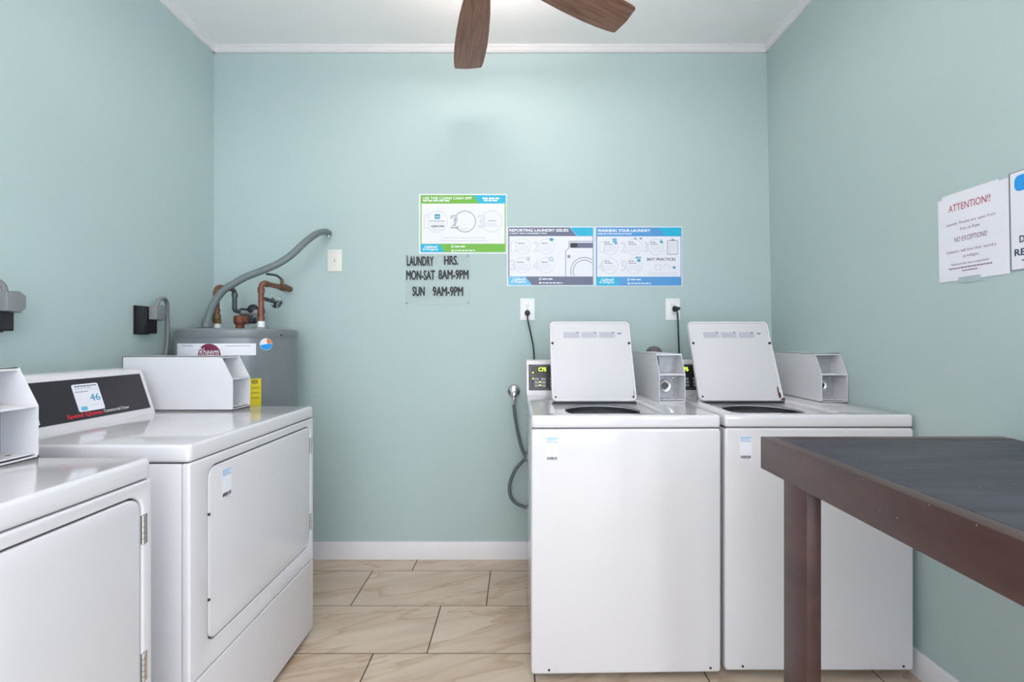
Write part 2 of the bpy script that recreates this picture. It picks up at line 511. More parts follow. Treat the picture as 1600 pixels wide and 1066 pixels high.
# floor: grout bed and individually laid tiles in a one third offset
floor = struct('floor', box(XL - T, 1.6, YF - T, YB + T, -0.1, -0.0012), 'grout')
fc = Vector(floor.location)
row0 = 2.314; ph = 0.305; pw = 0.609; J = 0.0048
k = -1
tile_cache = {}
while True:
    y1 = row0 - k * ph; y0 = y1 - ph
    if y1 < YF: break
    ya, yb = max(y0, YF) + J / 2, min(y1, YB) - J / 2
    off = -0.556 - 0.203 * (k + 1)
    n0 = math.floor((XL - off) / pw) - 1
    for n in range(n0, n0 + 9):
        xa, xb = off + n * pw, off + (n + 1) * pw
        lim = right_x(0, 0) - .03
        if xb <= XL or xa >= lim: continue
        xa, xb = max(xa, XL) + J / 2, min(xb, lim) - J / 2
        if xb - xa < 0.01 or yb - ya < 0.01: continue
        w_, d_ = round(xb - xa, 4), round(yb - ya, 4)
        if (w_, d_) not in tile_cache:
            o = obj('tile', box(-w_ / 2, w_ / 2, -d_ / 2, d_ / 2, -0.006, 0.0, 0.0008, 1), 'tile', floor)
            tile_cache[(w_, d_)] = o.data
        else:
            o = bpy.data.objects.new('tile', tile_cache[(w_, d_)]); COL.objects.link(o); o.parent = floor
        o.location = Vector(((xa + xb) / 2, (ya + yb) / 2, 0)) - fc
    k += 1

# baseboards and crown moulding
def base_profile(h=.094, d=.012): return [(0, 0), (d, 0), (d, h - .008), (d - .004, h), (0, h)]
def run(profile, A, B, inward, top=False):
    """sweep a profile (out, up) between A and B"""
    b = bmesh.new(); rings = []
    for P, inn in ((A, inward[0]), (B, inward[1])):
        rings.append([b.verts.new((P[0] + inn[0] * o_, P[1] + inn[1] * o_, P[2] + (-u if top else u))) for o_, u in profile])
    n = len(profile)
    for i in range(n):
        j = (i + 1) % n
        b.faces.new((rings[0][i], rings[0][j], rings[1][j], rings[1][i]))
    b.faces.new(rings[0][::-1]); b.faces.new(rings[1])
    return b
bp = base_profile()
struct('baseboard_back', run(bp, (XL, YB, 0), (right_x(YB, 0) - .001, YB, 0), ((0, -1), (0, -1))), 'trim')
struct('baseboard_left', run(bp, (XL, YF, 0), (XL, YB - .012, 0), ((1, 0), (1, 0))), 'trim')
struct('baseboard_right', run(bp, (right_x(YF, 0), YF, 0), (right_x(YB, 0), YB - .012, 0), ((-1, 0), (-1, 0))), 'trim')
cp = [(0, 0), (.026, 0), (.026, .008), (.018, .014), (.014, .026), (.010, .028), (.010, .034), (0, .034)]
struct('trim_1', run(cp, (XL, YB, ZC), (right_x(YB, ZC), YB, ZC), ((0, -1), (0, -1)), True), 'crown')
struct('trim_2', run(cp, (XL, YF, ZC), (XL, YB, ZC), ((1, 0), (1, 0)), True), 'crown')
struct('trim_3', run(cp, (right_x(YF, ZC - .03), YF, ZC), (right_x(YB, ZC - .03), YB, ZC), ((-1, 0), (-1, 0)), True), 'crown')

# two unseen pendant fixtures, added as bodies for the fill lights
for i_, y_ in enumerate((-1.05, 0.10)):
    t = thing('added_pendant', (-0.15, y_, 2.39), ('added pendant light, out of view near the front wall', 'added pendant light, out of view between the camera and the ceiling fan')[i_], 'light', 0, 'added pendant lights')
    obj('housing', box(-.77, .77, -.17, .17, .006, .068, .01), 'trim', t)
    obj('diffuser', box(-.75, .75, -.15, .15, -.002, .007, .002), 'added_glow', t)
    obj('diffuser', box(-.75, .75, -.15, .15, .066, .072, .002), 'added_glow', t)
    for x_ in (-.6, .6):
        obj('hanger', cyl(.004, .068, ZC - 2.39, (x_, 0, 0), 'Z', 10), 'steel', t)

# ------------------------------------------------------------------ coin box (shared by washers and dryers)
def coin_box(parent, x0, y0, z0, wid=.11, L=.42, lock=True):
    """sheet metal meter case, open at the front; local front faces -y"""
    H, h1, sl, t = .205, .118, .044, .0022
    side = [(0, 0), (L, 0), (L, H), (sl, H), (0, h1)]
    b = None
    for xs in (x0 + t / 2, x0 + wid - t / 2):
        b = plate([side], t, lambda u, v, w, xs=xs: (xs + w, y0 + u, z0 + v), bm=b)
    b = box(x0, x0 + wid, y0, y0 + L, z0, z0 + t, bm=b)
    b = box(x0, x0 + wid, y0 + sl, y0 + L, z0 + H - t, z0 + H, bm=b)
    b = box(x0, x0 + wid, y0 + L - t, y0 + L, z0, z0 + H, bm=b)
    # folded front lips
    b = box(x0, x0 + wid, y0, y0 + t, z0, z0 + .006, bm=b)
    b = box(x0, x0 + wid, y0 + sl, y0 + sl + t, z0 + H - .007, z0 + H, bm=b)
    o = obj('coin_box', b, 'sheet', parent)
    obj('divider', box(x0 + t, x0 + wid - t, y0 + .001, y0 + .10, z0 + h1 - .003, z0 + h1 + .002), 'sheet', o)
    obj('coin_slide_plate', box(x0 + t, x0 + wid - t, y0 + .10, y0 + .104, z0 + h1 + .002, z0 + H - t), 'steel', o)
    obj('lock_plate', box(x0 + t, x0 + wid - t, y0 + .084, y0 + .088, z0 + .012, z0 + h1 - .006), 'steel', o)
    s = box(x0 + t, x0 + wid - t, y0 + .006, y0 + .088, z0 + .009, z0 + .012)
    obj('coin_tray', s, 'sheet', o)
    c = (x0 + wid * .44, y0 + .084, z0 + .064)
    obj('lock_ring', lathe([(.014, 0), (.014, .010), (.019, .014), (.025, .014), (.028, .008), (.028, 0)], c, '-Y', 28), 'chrome', o)
    b = cyl(.0115, 0, .008, c, '-Y', 20)
    obj('lock_cylinder', b, 'tub', o)
    for dx, dz in ((.088, .098), (.088, .026), (.016, .098)):
        obj('screw', cyl(.0045, 0, .004, (x0 + dx, y0 + .084, z0 + dz), '-Y', 12), 'chrome', o)
    b = box(x0 + .020, x0 + .024, y0 + .093, y0 + .101, z0 + h1 + .012, z0 + H - .01)
    b = tube([(x0 + .022, y0 + .094, z0 + H - .012), (x0 + .027, y0 + .09, z0 + H - .035), (x0 + .024, y0 + .09, z0 + h1 + .02)], .0018, bm=b)
    b = cyl(.006, 0, .008, (x0 + .018, y0 + .1, z0 + H - .045), '-Y', 14, b)
    obj('coin_chute', b, 'darkmetal', o)
    for dx in (.022, .05, .08):
        obj('slot', plate([circ(x0 + dx, y0 + .035, .007, 14, .003)], .0004, lambda u, v, w: (u, v, z0 + .0124 + w)), 'gap', o)
    return o

def machine_sticker(parent, x0, z1, wy, digits, lines):
    """asset sticker on a front face (local -y): blue heading, barcode and number"""
    w, h = .042, .084
    pr = Print(lambda u, v: (x0 + u * w, z1 - v * h), lambda a, b_, w_: (a, wy - w_, b_))
    pr.poly(('asset_label', 'paper'), rrect(0, 1, 0, 1, .06, 3), 0.0, .0003)
    pr.rect(('heading_band', 'lightcyan'), .04, .02, .96, .06, .0004)
    for i, s in enumerate(lines):
        pr.text(('heading', 'blue'), s, .08, .09 + i * .08, .90, .145 + i * .08, .0004, .01)
    rnd = random.Random(sum(map(ord, digits))); x = .06
    while x < .92:
        wd = rnd.choice((.015, .03, .045)); pr.rect(('barcode', 'ink'), x, .80, min(x + wd, .94), .92, .0004); x += wd + rnd.choice((.015, .03))
    pr.text(('number', 'ink'), digits, .3, .945, .75, .98, .0004)
    return pr.build(parent, False)

# ------------------------------------------------------------------ washers
ZT = EYE - .262          # machine top
def make_washer(x, y, rot, label, lidx, rusty):
    r = thing('washing_machine', (x, y, 0), label, 'washer', rot, 'washing machines against the back wall')
    Wd, D = .665, .755
    seam = ZT - .044
    obj('cabinet', box(.004, Wd - .004, .03, D, .030, seam - .004, .006), 'enamel', r)
    obj('front_panel', plate([rrect(0, Wd, .027, seam - .003, .012)], .032, lambda u, v, w: (u, .016 + w, v), .008), 'enamel', r)
    obj('shadow_gap', box(.006, Wd - .006, .008, D - .01, seam - .006, seam + .002), 'gap', r)
    for sx in (.05, Wd - .05):
        obj('panel_screw', cyl(.004, 0, .003, (sx + .012, .001, .044), '-Y', 12), 'darkmetal', r)
    for sx in (.05, Wd - .05):
        for sy in (.06, D - .06):
            obj('foot', lathe([(0, 0), (.018, 0), (.02, .004), (.02, .010), (.008, .012), (.008, .034), (0, .034)], (sx, sy, 0), 'Z', 16), 'black', r)
    # top panel with the lid well
    wl0, wl1 = lidx - .006, lidx + .38
    wy0, wy1 = .05, .405
    top_o = rrect(0, Wd, 0, D, .012)
    obj('top_panel', plate([top_o, rrect(wl0, wl1, wy0, wy1, .03)], .044, lambda u, v, w: (u, v, ZT - .022 + w), .009), 'enamel', r)
    ccx = (wl0 + wl1) / 2; ccy = .232
    fl = plate([rrect(wl0 - .006, wl1 + .006, wy0 - .006, wy1 + .006, .03), circ(ccx, ccy, .147, 48)], .004, lambda u, v, w: (u, v, ZT - .022 + w))
    obj('lid_well', fl, 'enamel', r)
    tub = lathe([(.147, -.018), (.152, -.03), (.150, -.05), (.150, -.36), (.05, -.37), (.05, -.20), (.03, -.17), (0, -.165)], (ccx, ccy, ZT), 'Z', 48)
    obj('tub', tub, 'tub', r)
    # lid, standing open and leaning back
    hw, hl, lt = .374, .382, .018
    tilt = math.radians(21.5)
    hy, hz = .398, ZT - .008
    def L(u, v, w):   # u across, v up the lid, w towards the camera
        return (lidx + u, hy + v * math.sin(tilt) - w * math.cos(tilt), hz + v * math.cos(tilt) + w * math.sin(tilt))
    lid = obj('lid', plate([rrect(0, hw, 0, hl, .022)], lt, L, .006), 'lidpaint', r)
    rim = plate([rrect(.002, hw - .002, .002, hl - .002, .021), rrect(.010, hw - .010, .010, hl - .010, .016)], .004, lambda u, v, w: L(u, v, w + .010), .0015)
    obj('lid_rim', rim, 'enamel', lid)
    for i in range(3):
        u0 = .062 + i * .082
        pr = Print(lambda a, c: (a, c), lambda a, c, w, L=L: L(a, c, w + .0092))
        pr.rect(('warning_label', 'faint'), u0, hl - .085, u0 + .078, hl - .052, 0)
        for q in range(4):
            pr.dashes(('small_print', 'midgrey'), u0 + .004, u0 + .072, hl - .0585 - q * .0065, hl - .0605 - q * .0065, .0004, i * 7 + q)
        pr.poly(('mark', 'ink'), circ(u0 + .066, hl - .056, .003, 10), .0004)
        pr.build(lid, False)
    pr = Print(lambda a, c: (a, c), lambda a, c, w: L(a, c, w + .0092))
    pr.poly(('emblem', 'midgrey'), rrect(.313, .332, hl - .065, hl - .058, .003, 3), 0)
    pr.build(lid, False)
    for u in (.011, hw - .011):
        obj('bumper', lathe([(0, .004), (.005, .004), (.0062, 0), (.0062, -.004)], L(u, hl - .11, .011), (0, -math.cos(tilt), math.sin(tilt)), 14), 'darkmetal', lid)
        obj('hinge_screw', lathe([(0, .003), (.004, .002), (.004, -.003)], L(u + (.006 if u < .1 else -.006), .020, .011), (0, -math.cos(tilt), math.sin(tilt)), 12), 'darkmetal', lid)
    # hinge line under the lid
    obj('hinge_strip', box(lidx + .004, lidx + hw - .004, hy - .014, hy + .012, ZT - .014, ZT - .007), 'black', r)
    # rust at the lower right corner
    rb = random.Random(5)
    def blotch(u0, v0, ru, rv, seed):
        q = random.Random(seed)
        return [(u0 + ru * math.cos(a) * q.uniform(.6, 1.1), v0 + rv * math.sin(a) * q.uniform(.7, 1.1)) for a in [2 * PI * i / 18 for i in range(18)]]
    pr = Print(lambda a, c: (a, c), lambda a, c, w: L(a, c, w + .0128))
    if rusty:
        pr.poly(('rust_patch', 'rust'), blotch(hw - .006, .007, .010, .009, 1), 0, .0006)
        pr.poly(('rust_patch', 'rust'), blotch(hw - .016, .024, .007, .019, 2), -.003, .0006)
        pr.poly(('rust_patch', 'rust'), blotch(hw - .019, .050, .004, .018, 3), -.003, .0006)
    else:
        pr.poly(('rust_patch', 'rust'), blotch(hw - .013, .013, .003, .008, 4), -.003, .0006)
        pr.poly(('rust_patch', 'rust'), blotch(hw - .012, .035, .0012, .018, 5), -.003, .0006)
    pr.build(lid, False)
    # control console
    cy0, cy1, ch = .575, .70, .166
    prof = [(cy0, 0), (cy1, 0), (cy1, ch), (cy0 + .052, ch), (cy0 + .044, ch - .006), (cy0, .012)]
    cx1 = lidx + .33
    con = obj('control_console', plate([prof], cx1 - .004, lambda u, v, w: (.004 + (cx1 - .004) / 2 + w, u, ZT + v)), 'enamel', r)
    fa = Vector((0, cy0, ZT + .012)); fb = Vector((0, cy0 + .044, ZT + ch - .006))
    d = (fb - fa); ln = d.length; d.normalize(); nn = Vector((0, -d.z, d.y))
    pr = Print(lambda a, c: (a, c), lambda a, c, w: tuple(Vector((a, 0, 0)) + fa + d * c + nn * w))
    pr.rect(('control_face', 'black_panel'), .014, .012, cx1 - .02, ln - .016, .0004, .0008)
    x0, x1, v0, v1 = .014, cx1 - .02, .012, ln - .016
    pr.poly(('face_outline', 'midgrey'), rrect(x0 + .008, x1 - .008, v0 + .007, v1 - .006, .003, 2), .0014, holes=[rrect(x0 + .0095, x1 - .0095, v0 + .0085, v1 - .0075, .002, 2)])
    pr.rect(('display_window', 'darkmetal'), .056, v1 - .040, .106, v1 - .010, .0014)
    b = text('C75', .061, .098, v1 - .034, v1 - .015, .0006, .02)
    for v in b.verts: v.co.z += .0020
    pr._add(('display_digits', 'led'), b)
    for u, c in ((.034, v1 - .040), (.034, v1 - .070), (.0675, v1 - .086), (.0675, v1 - .102)):
        pr.poly(('indicator_light', 'led'), circ(u, c, .0035, 12), .0018)
    for i in range(3):
        for u in (.041, .073, .116, .150):
            pr.poly(('button', 'grey_btn'), rrect(u, u + .022, v1 - .078 - i * .016, v1 - .066 - i * .016, .002, 2), .0014)
    pr.dashes(('caption', 'grey_btn'), .026, .046, v1 - .056, v1 - .0575, .0014)
    pr.build(con, False)
    coin_box(r, .552, .315, ZT)
    machine_sticker(r, .052, seam - .032, .0, 'T-11 702' if rusty else 'T-11 418', ('REPORT A', 'SERVICE ISSUE'))
    return r

make_washer(.040, 1.556, math.radians(1.0), 'white top-load washer at left of the pair, open lid nearly rust free', .107, False)
make_washer(.722, 1.575, 0.0, 'white top-load washer beside the right wall, open lid with rusty corner', .066, True)

# ------------------------------------------------------------------ dryers
ZD = EYE - .266
def make_dryer(x, y, label, sticker):
    r = thing('tumble_dryer', (x, y, 0), label, 'dryer', PI / 2, 'tumble dryers along the left wall')
    Wd, D = .683, .735
    seam = ZD - .046; kick = EYE - .884
    obj('cabinet', box(.002, Wd - .002, .022, D, .030, seam - .003, .003), 'enamel', r)
    d0, d1, dz0, dz1 = .072, .652, EYE - .815, EYE - .345
    obj('front_panel', plate([rrect(0, Wd, kick + .0015, seam - .002, .006), rrect(d0 - .004, d1 + .004, dz0 - .004, dz1 + .004, .034, 8)], .022,
                             lambda u, v, w: (u, .011 + w, v), .005), 'enamel', r)
    obj('lower_panel', plate([rrect(0, Wd, .026, kick - .0015, .006)], .022, lambda u, v, w: (u, .011 + w, v), .005), 'enamel', r)
    obj('shadow_gap', box(.006, Wd - .006, .012, D - .01, seam - .005, seam + .002), 'gap', r)
    obj('recess', box(d0 - .02, d1 + .02, .0145, .018, dz0 - .02, dz1 + .02), 'gap', r)
    door = obj('door', plate([rrect(d0, d1, dz0, dz1, .031, 8)], .014, lambda u, v, w: (u, .0075 + w, v), .004), 'enamel', r)
    for zc in (EYE - .421, EYE - .728):
        b = None
        for i in range(5):
            b = cyl(.0045, -.006, .006, (d1 + .006, -.0005, zc - .026 + i * .013), 'Z', 12, b)
        b = box(d1 + .006, d1 + .016, -.0008, .002, zc - .033, zc + .033, bm=b)
        h = obj('hinge', b, 'chrome', door)
    for zc in (EYE - .47, EYE - .70):
        obj('door_stud', cyl(.0035, 0, .003, (d0 - .001, .001, zc), '-Y', 10), 'darkmetal', door)
    if sticker: machine_sticker(door, .124, EYE - .366, .0, 'T-11 552', ('REPORT A', 'SERVICE ISSUE'))
    obj('top_panel', plate([rrect(0, Wd, 0, D, .014)], .046, lambda u, v, w: (u, v, ZD - .023 + w), .009), 'enamel', r)
    for sx in (.05, Wd - .05):
        for sy in (.06, D - .06):
            obj('foot', lathe([(0, 0), (.018, 0), (.02, .004), (.02, .010), (.008, .012), (.008, .034), (0, .034)], (sx, sy, 0), 'Z', 16), 'black', r)
    # console
    cy0, cy1, ch = .500, .66, .164
    cx0, cx1 = .004, .508
    prof = [(cy0, 0), (cy1, 0), (cy1, ch), (cy0 + .064, ch), (cy0 + .050, ch - .010), (cy0 + .003, .010)]
    con = obj('control_console', plate([prof], cx1 - cx0, lambda u, v, w: ((cx0 + cx1) / 2 + w, u, ZD + v)), 'enamel', r)
    fa = Vector((0, cy0 + .003, ZD + .010)); fb = Vector((0, cy0 + .050, ZD + ch - .010))
    d = (fb - fa); ln = d.length; d.normalize(); nn = Vector((0, -d.z, d.y))
    pr = Print(lambda a, c: (a, c), lambda a, c, w: tuple(Vector((a, 0, 0)) + fa + d * c + nn * w))
    pr.rect(('control_face', 'black_panel'), cx0 + .012, .012, cx1 - .014, ln - .010, .0004, .001)
    e = .0018
    pr.poly(('outline_mark', 'white_print'), rrect(.02, .120, .018, .052, .004, 3), e, holes=[rrect(.022, .118, .020, .050, .003, 3)])
    pr.text(('brand_lettering', 'red'), 'Speed Queen', .197, .034, .311, .017, e, .03)
    pr.text(('model_lettering', 'white_print'), 'Commercial Dryer', .316, .0335, .409, .020, e, .0)
    f0 = con; pr.build(con, False)
    # numbered service sticker
    s0, s1, q0, q1 = .237, .323, .036, .124
    pr = Print(lambda u, v: (s0 + u * (s1 - s0), q1 - v * (q1 - q0)), lambda a, c, w: tuple(Vector((a, 0, 0)) + fa + d * c + nn * (w + .0022)))
    pr.poly(('service_sticker', 'paper'), rrect(0, 1, 0, 1, .07, 4), 0, .0003)
    pr.dashes(('small_print', 'ink'), .1, .92, .06, .095, .0005, 3)
    pr.dashes(('small_print', 'midgrey'), .1, .70, .15, .17, .0005, 4)
    pr.dashes(('small_print', 'midgrey'), .06, .56, .27, .295, .0005, 5)
    pr.rect(('rule', 'faint'), .06, .235, .95, .245, .0005)
    pr.rect(('rule', 'faint'), .45, .80, .95, .81, .0005)
    pr.text(('number', 'icon'), '46', .54, .40, .93, .66, .0005, .012)
    pr.poly(('emblem', 'lightcyan'), rrect(.10, .34, .82, .96, .04, 3), .0005)
    pr.build(con, False)
    coin_box(r, .568, .254, ZD)
    return r
make_dryer(-.838, 1.137, 'white front-load dryer beside the water heater, black console numbered 46', True)
make_dryer(-.838, .339, 'white front-load dryer nearest the camera, cut off by the left picture edge', False)

# ------------------------------------------------------------------ water heater
HR, HX, HY = .2535, -1.3587, 2.172
HT = EYE + .053
heater = thing('water_heater', (HX, HY, 0), 'tall grey cylindrical water heater in the back left corner', 'water heater')
b = lathe([(0, .03), (HR - .006, .03), (HR - .002, .04), (HR - .002, HT - .035), (0, HT - .035)], (0, 0, 0), 'Z', 96)
tank = obj('tank', b, 'heater', heater)
obj('top_cap', lathe([(HR, HT - .042), (HR + .001, HT - .04), (HR + .001, HT - .008), (HR - .006, HT - .001), (HR - .03, HT), (0, HT + .004)], (0, 0, 0), 'Z', 96), 'heater', heater)
for a in (45, 165, 285):
    obj('foot', cyl(.02, 0, .032, (.19 * math.cos(math.radians(a)), .19 * math.sin(math.radians(a)), 0), 'Z', 14), 'darkmetal', heater)
def cyl_hit(px):
    dx = (px - VX) / F
    a = dx * dx + 1; bq = -2 * (dx * HX + HY); c = HX * HX + HY * HY - HR * HR
    y = (-bq - math.sqrt(max(0, bq * bq - 4 * a * c))) / (2 * a)
    return math.atan2(y - HY, dx * y - HX), y
def heater_z(px, py):
    th, y = cyl_hit(px); return EYE + (VY - py) * y / F
def wrap(a, c, w):      # a arc length, c height
    th = a / HR
    rr = HR + .0005 + w
    return (rr * math.cos(th), rr * math.sin(th), c)
def hpatch(key, px0, py0, px1, py1, w=0.0):
    a0 = cyl_hit(px0)[0] * HR; a1 = cyl_hit(px1)[0] * HR
    z0, z1 = heater_z((px0 + px1) / 2, py1), heater_z((px0 + px1) / 2, py0)
    n = 24; b = bmesh.new()
    lo = [b.verts.new((a0 + (a1 - a0) * i / n, z0, w)) for i in range(n + 1)]
    hi = [b.verts.new((a0 + (a1 - a0) * i / n, z1, w)) for i in range(n + 1)]
    for i in range(n): b.faces.new((lo[i], lo[i + 1], hi[i + 1], hi[i]))
    pr._add(key, b)
    return a0, a1, z0, z1
pr = Print(lambda a, c: (a, c), wrap)
hpatch(('white_label', 'paper'), 277, 537, 400, 556, .0)
a0, a1, z0, z1 = hpatch(('yellow_label', 'yellow'), 380, 592, 408, 660, .0)
zt = z1
pr.text(('label_lettering', 'ink'), 'RDE', (a0 + a1) / 2 - .002, zt - .006, a1 - .014, zt - .022, .0006, .03)
for i in range(3):
    pr.dashes(('label_small_print', 'brass'), (a0 + a1) / 2 - .004, a1 - .008, zt - .040 - i * .022, zt - .043 - i * .022, .0006, i)
ac = cyl_hit(326.5)[0] * HR; zc = heater_z(326.5, 554)
b = bmesh.new(); rr_ = .046; N_ = 20
cols = []
for i in range(N_ + 1):
    u_ = -rr_ + 2 * rr_ * i / N_; h_ = math.sqrt(max(0, rr_ * rr_ - u_ * u_))
    cols.append((b.verts.new((ac + u_, zc - h_ - 1e-5, .0008)), b.verts.new((ac + u_, zc + h_ + 1e-5, .0008))))
for A_, B_ in zip(cols, cols[1:]): b.faces.new((A_[0], B_[0], B_[1], A_[1]))
pr._add(('logo_disc', 'maroon'), b)
pr.text(('logo_lettering', 'white_print'), 'Rheem', ac - .038, zc + .028, ac + .038, zc - .006, .0012, .0)
ab = cyl_hit(416)[0] * HR; zb = heater_z(416, 538)
pr._add(('round_sticker', 'paper'), plate([circ(ab, zb, .0275, 32)], .0003))
half = [(ab + .026 * math.cos(t_), zb + .026 * math.sin(t_)) for t_ in [PI + PI * i / 16 + .15 for i in range(17)]]
pr._add(('sticker_blue', 'logoblue'), plate([half], .0003, lambda u, v, w: (u, v, w + .0005)))
half = [(ab + .004, zb + .002)] + [(ab + .026 * math.cos(t_), zb + .026 * math.sin(t_)) for t_ in [.2 + 1.3 * i / 12 for i in range(13)]]
pr._add(('sticker_orange', 'orange'), plate([half], .0003, lambda u, v, w: (u, v, w + .0005)))
pr.dashes(('small_print', 'midgrey'), cyl_hit(285)[0] * HR, cyl_hit(302)[0] * HR, heater_z(300, 540), heater_z(300, 541), .0006, 2)
pr.dashes(('small_print', 'midgrey'), cyl_hit(352)[0] * HR, cyl_hit(392)[0] * HR, heater_z(372, 540), heater_z(372, 541), .0006, 3)
pr.build(tank, False)
obj('cap_screw', cyl(.004, 0, .003, (HR * math.cos(cyl_hit(439)[0]), HR * math.sin(cyl_hit(439)[0]), heater_z(439, 524)), (math.cos(cyl_hit(439)[0]), math.sin(cyl_hit(439)[0]), 0), 10), 'black', heater)

def hp(x, y, z): return (x - HX, y - HY, z)          # world -> heater local
# conduit base flange and fittings on the cap
obj('flange', lathe([(0, 0), (.045, 0), (.043, .006), (0, .008)], hp(-1.477, 2.118, HT), 'Z', 28), 'darkmetal', heater)
obj('flange', lathe([(0, 0), (.040, 0), (.038, .008), (.02, .011), (0, .011)], hp(-1.258, 2.17, HT), 'Z', 28), 'heater', heater)
# hot pipe (left)
xa = -1.475; zt_ = EYE + .262
n1 = obj('nipple', cyl(.017, 0, .03, hp(xa, 2.18, HT), 'Z', 20), 'plate', heater)
b = cyl(.0215, .028, .05, hp(xa, 2.18, HT), 'Z', 6)
b = cyl(.018, .05, .075, hp(xa, 2.18, HT), 'Z', 20, b)
obj('union_nut', b, 'brass', heater)
pa = elbow_path([hp(xa, 2.18, HT + .07), hp(xa, 2.18, zt_), hp(xa, 2.29, zt_)], .03)
b = tube(pa, .0125, False)
for z in (HT + .08, zt_ - .045): b = cyl(.0152, 0, .022, hp(xa, 2.18, z), 'Z', 18, b)
obj('copper_pipe', b, 'copper', heater)
pg = elbow_path([hp(xa, 2.285, zt_), hp(xa, 2.318, zt_ - .002), hp(xa, 2.318, EYE + .152), hp(xa, 2.4425, EYE + .152)], .02)
b = tube(pg, .0115, False)
b = cyl(.0145, 0, .02, hp(xa, 2.318, EYE + .225), 'Z', 18, b)
obj('grey_pipe', b, 'greypipe', heater)
b = lathe([(.012, .012), (.02, .010), (.03, 0), (.012, 0)], hp(xa, YB - .001, EYE + .152), '-Y', 26)
obj('escutcheon', b, 'chrome', heater)
obj('shutoff_valve', cyl(.02, -.018, .018, hp(xa, 2.395, EYE + .152), 'Y', 16, bev=.004), 'darkmetal', heater)
# cold pipe (right) running straight back to the wall
xb = -1.258; zb_ = EYE + .280
obj('nipple', cyl(.016, .008, .04, hp(xb, 2.18, HT), 'Z', 20), 'plate', heater)
pb = elbow_path([hp(xb, 2.18, HT + .036), hp(xb, 2.18, zb_), hp(xb + .006, 2.40, zb_)], .03)
b = tube(pb, .0125, False)
for z in (HT + .038, HT + .075, zb_ - .05): b = cyl(.0155, 0, .026, hp(xb, 2.18, z), 'Z', 18, b)
b = cyl(.0155, 0, .022, hp(xb, 2.21, zb_), 'Y', 18, b)
obj('copper_pipe', b, 'copper', heater)
b = cyl(.018, 0, .03, hp(xb + .006, 2.345, zb_), 'Y', 8)
b = cyl(.021, 0, .016, hp(xb + .006, 2.375, zb_), 'Y', 6, b)
b = cyl(.016, 0, .052, hp(xb + .006, 2.39, zb_), 'Y', 16, b)
b = cyl(.008, 0, .03, hp(xb + .006, 2.36, zb_ + .012), 'Z', 12, b)
ball = obj('ball_valve', b, 'brass', heater)
lv = [hp(xb + .008, 2.36, zb_ + .038), hp(xb - .012, 2.345, zb_ + .058), hp(xb - .03, 2.33, zb_ + .062), hp(xb - .055, 2.32, zb_ + .064)]
obj('lever', tube(lv, .0055, True, 5), 'darkmetal', ball)
# relief valve and its drain line
xr, zr = -1.361, EYE + .10
b = cyl(.019, -.002, .03, hp(xr, 2.18, HT), 'Z', 18)
b = lathe([(.0, -.028), (.018, -.026), (.027, -.016), (.028, .012), (.022, .02), (.010, .022), (0, .022)], hp(xr, 2.18, zr), 'Z', 20, b)
b = cyl(.019, .02, .045, hp(xr, 2.18, zr - .002), 'X', 16, b)
obj('relief_valve', b, 'rustvalve', heater)
pdn = elbow_path([hp(xr + .04, 2.18, zr - .002), hp(xr + .085, 2.20, zr - .004), hp(xr + .085, 2.215, EYE + .2), hp(xr + .07, 2.26, EYE + .21), hp(-1.325, YB - .012, EYE + .209)], .014)
b = tube(pdn, .010, False)
b = cyl(.015, -.012, .012, hp(xr + .06, 2.187, zr - .003), 'X', 6, b)
b = cyl(.014, -.012, .012, hp(xr + .084, 2.205, EYE + .13), 'Z', 6, b)
obj('drain_line', b, 'darkmetal', heater)
b = lathe([(.010, .010), (.016, .009), (.018, .005), (.033, .004), (.035, 0), (.010, 0)], hp(-1.325, YB - .001, EYE + .209), '-Y', 30)
esc = obj('escutcheon', b, 'chrome', heater)
# second valve cluster between the pipes
b = lathe([(0, .012), (.012, .012), (.024, .004), (.026, 0), (.024, -.004), (0, -.006)], hp(-1.395, 2.34, EYE + .165), (0.2, -1, .35), 20)
b = cyl(.009, 0, .09, hp(-1.395, 2.35, EYE + .160), 'Y', 12, b)
obj('valve_handle', b, 'darkmetal', heater)
b = tube(elbow_path([hp(-1.463, 2.36, EYE + .147), hp(-1.36, 2.33, EYE + .142), hp(-1.30, 2.28, EYE + .135)], .012), .011, False)
b = cyl(.019, -.014, .014, hp(-1.36, 2.33, EYE + .142), 'X', 8, b)
obj('cross_pipe', b, 'steel', heater)

# flexible conduit rising from the heater to the wall
pts_px = [(324, 512), (325, 500), (328, 489), (336, 471), (349, 454), (366, 443), (384, 433), (412, 422), (435, 412), (456, 398), (474, 381), (489, 369), (499, 363.5), (507, 362), (512, 363)]
n = len(pts_px)
cp_ = []
for i, (px, py) in enumerate(pts_px):
    s = i / (n - 1)
    cp_.append(W(px, py, 2.118 + (2.420 - 2.118) * s ** 2.6))
cp_[0].z = HT + .0095
cd = thing('flexible_conduit', tuple(cp_[0]), 'grey flexible conduit arching from the water heater top up to the wall', 'conduit')
obj('sleeve', tube([tuple(p) for p in cp_], .0165, True, 6), 'conduit', cd, True)
b = cyl(.024, 0, .022, tuple(cp_[0]), 'Z', 8); b = cyl(.020, .022, .038, tuple(cp_[0]), (0.05, 0, 1), 20, b)
obj('bottom_fitting', b, 'conduit', cd, True)
e_ = cp_[-1]
b = cyl(.0165, -.012, .03, (e_.x - .002, YB - .034, e_.z - .002), 'Y', 20)
obj('top_connector', b, 'conduit', cd, True)
b = cyl(.010, 0, .014, (e_.x + .004, YB - .022, e_.z - .030), 'Z', 12)
obj('set_screw', b, 'chrome', cd, True)

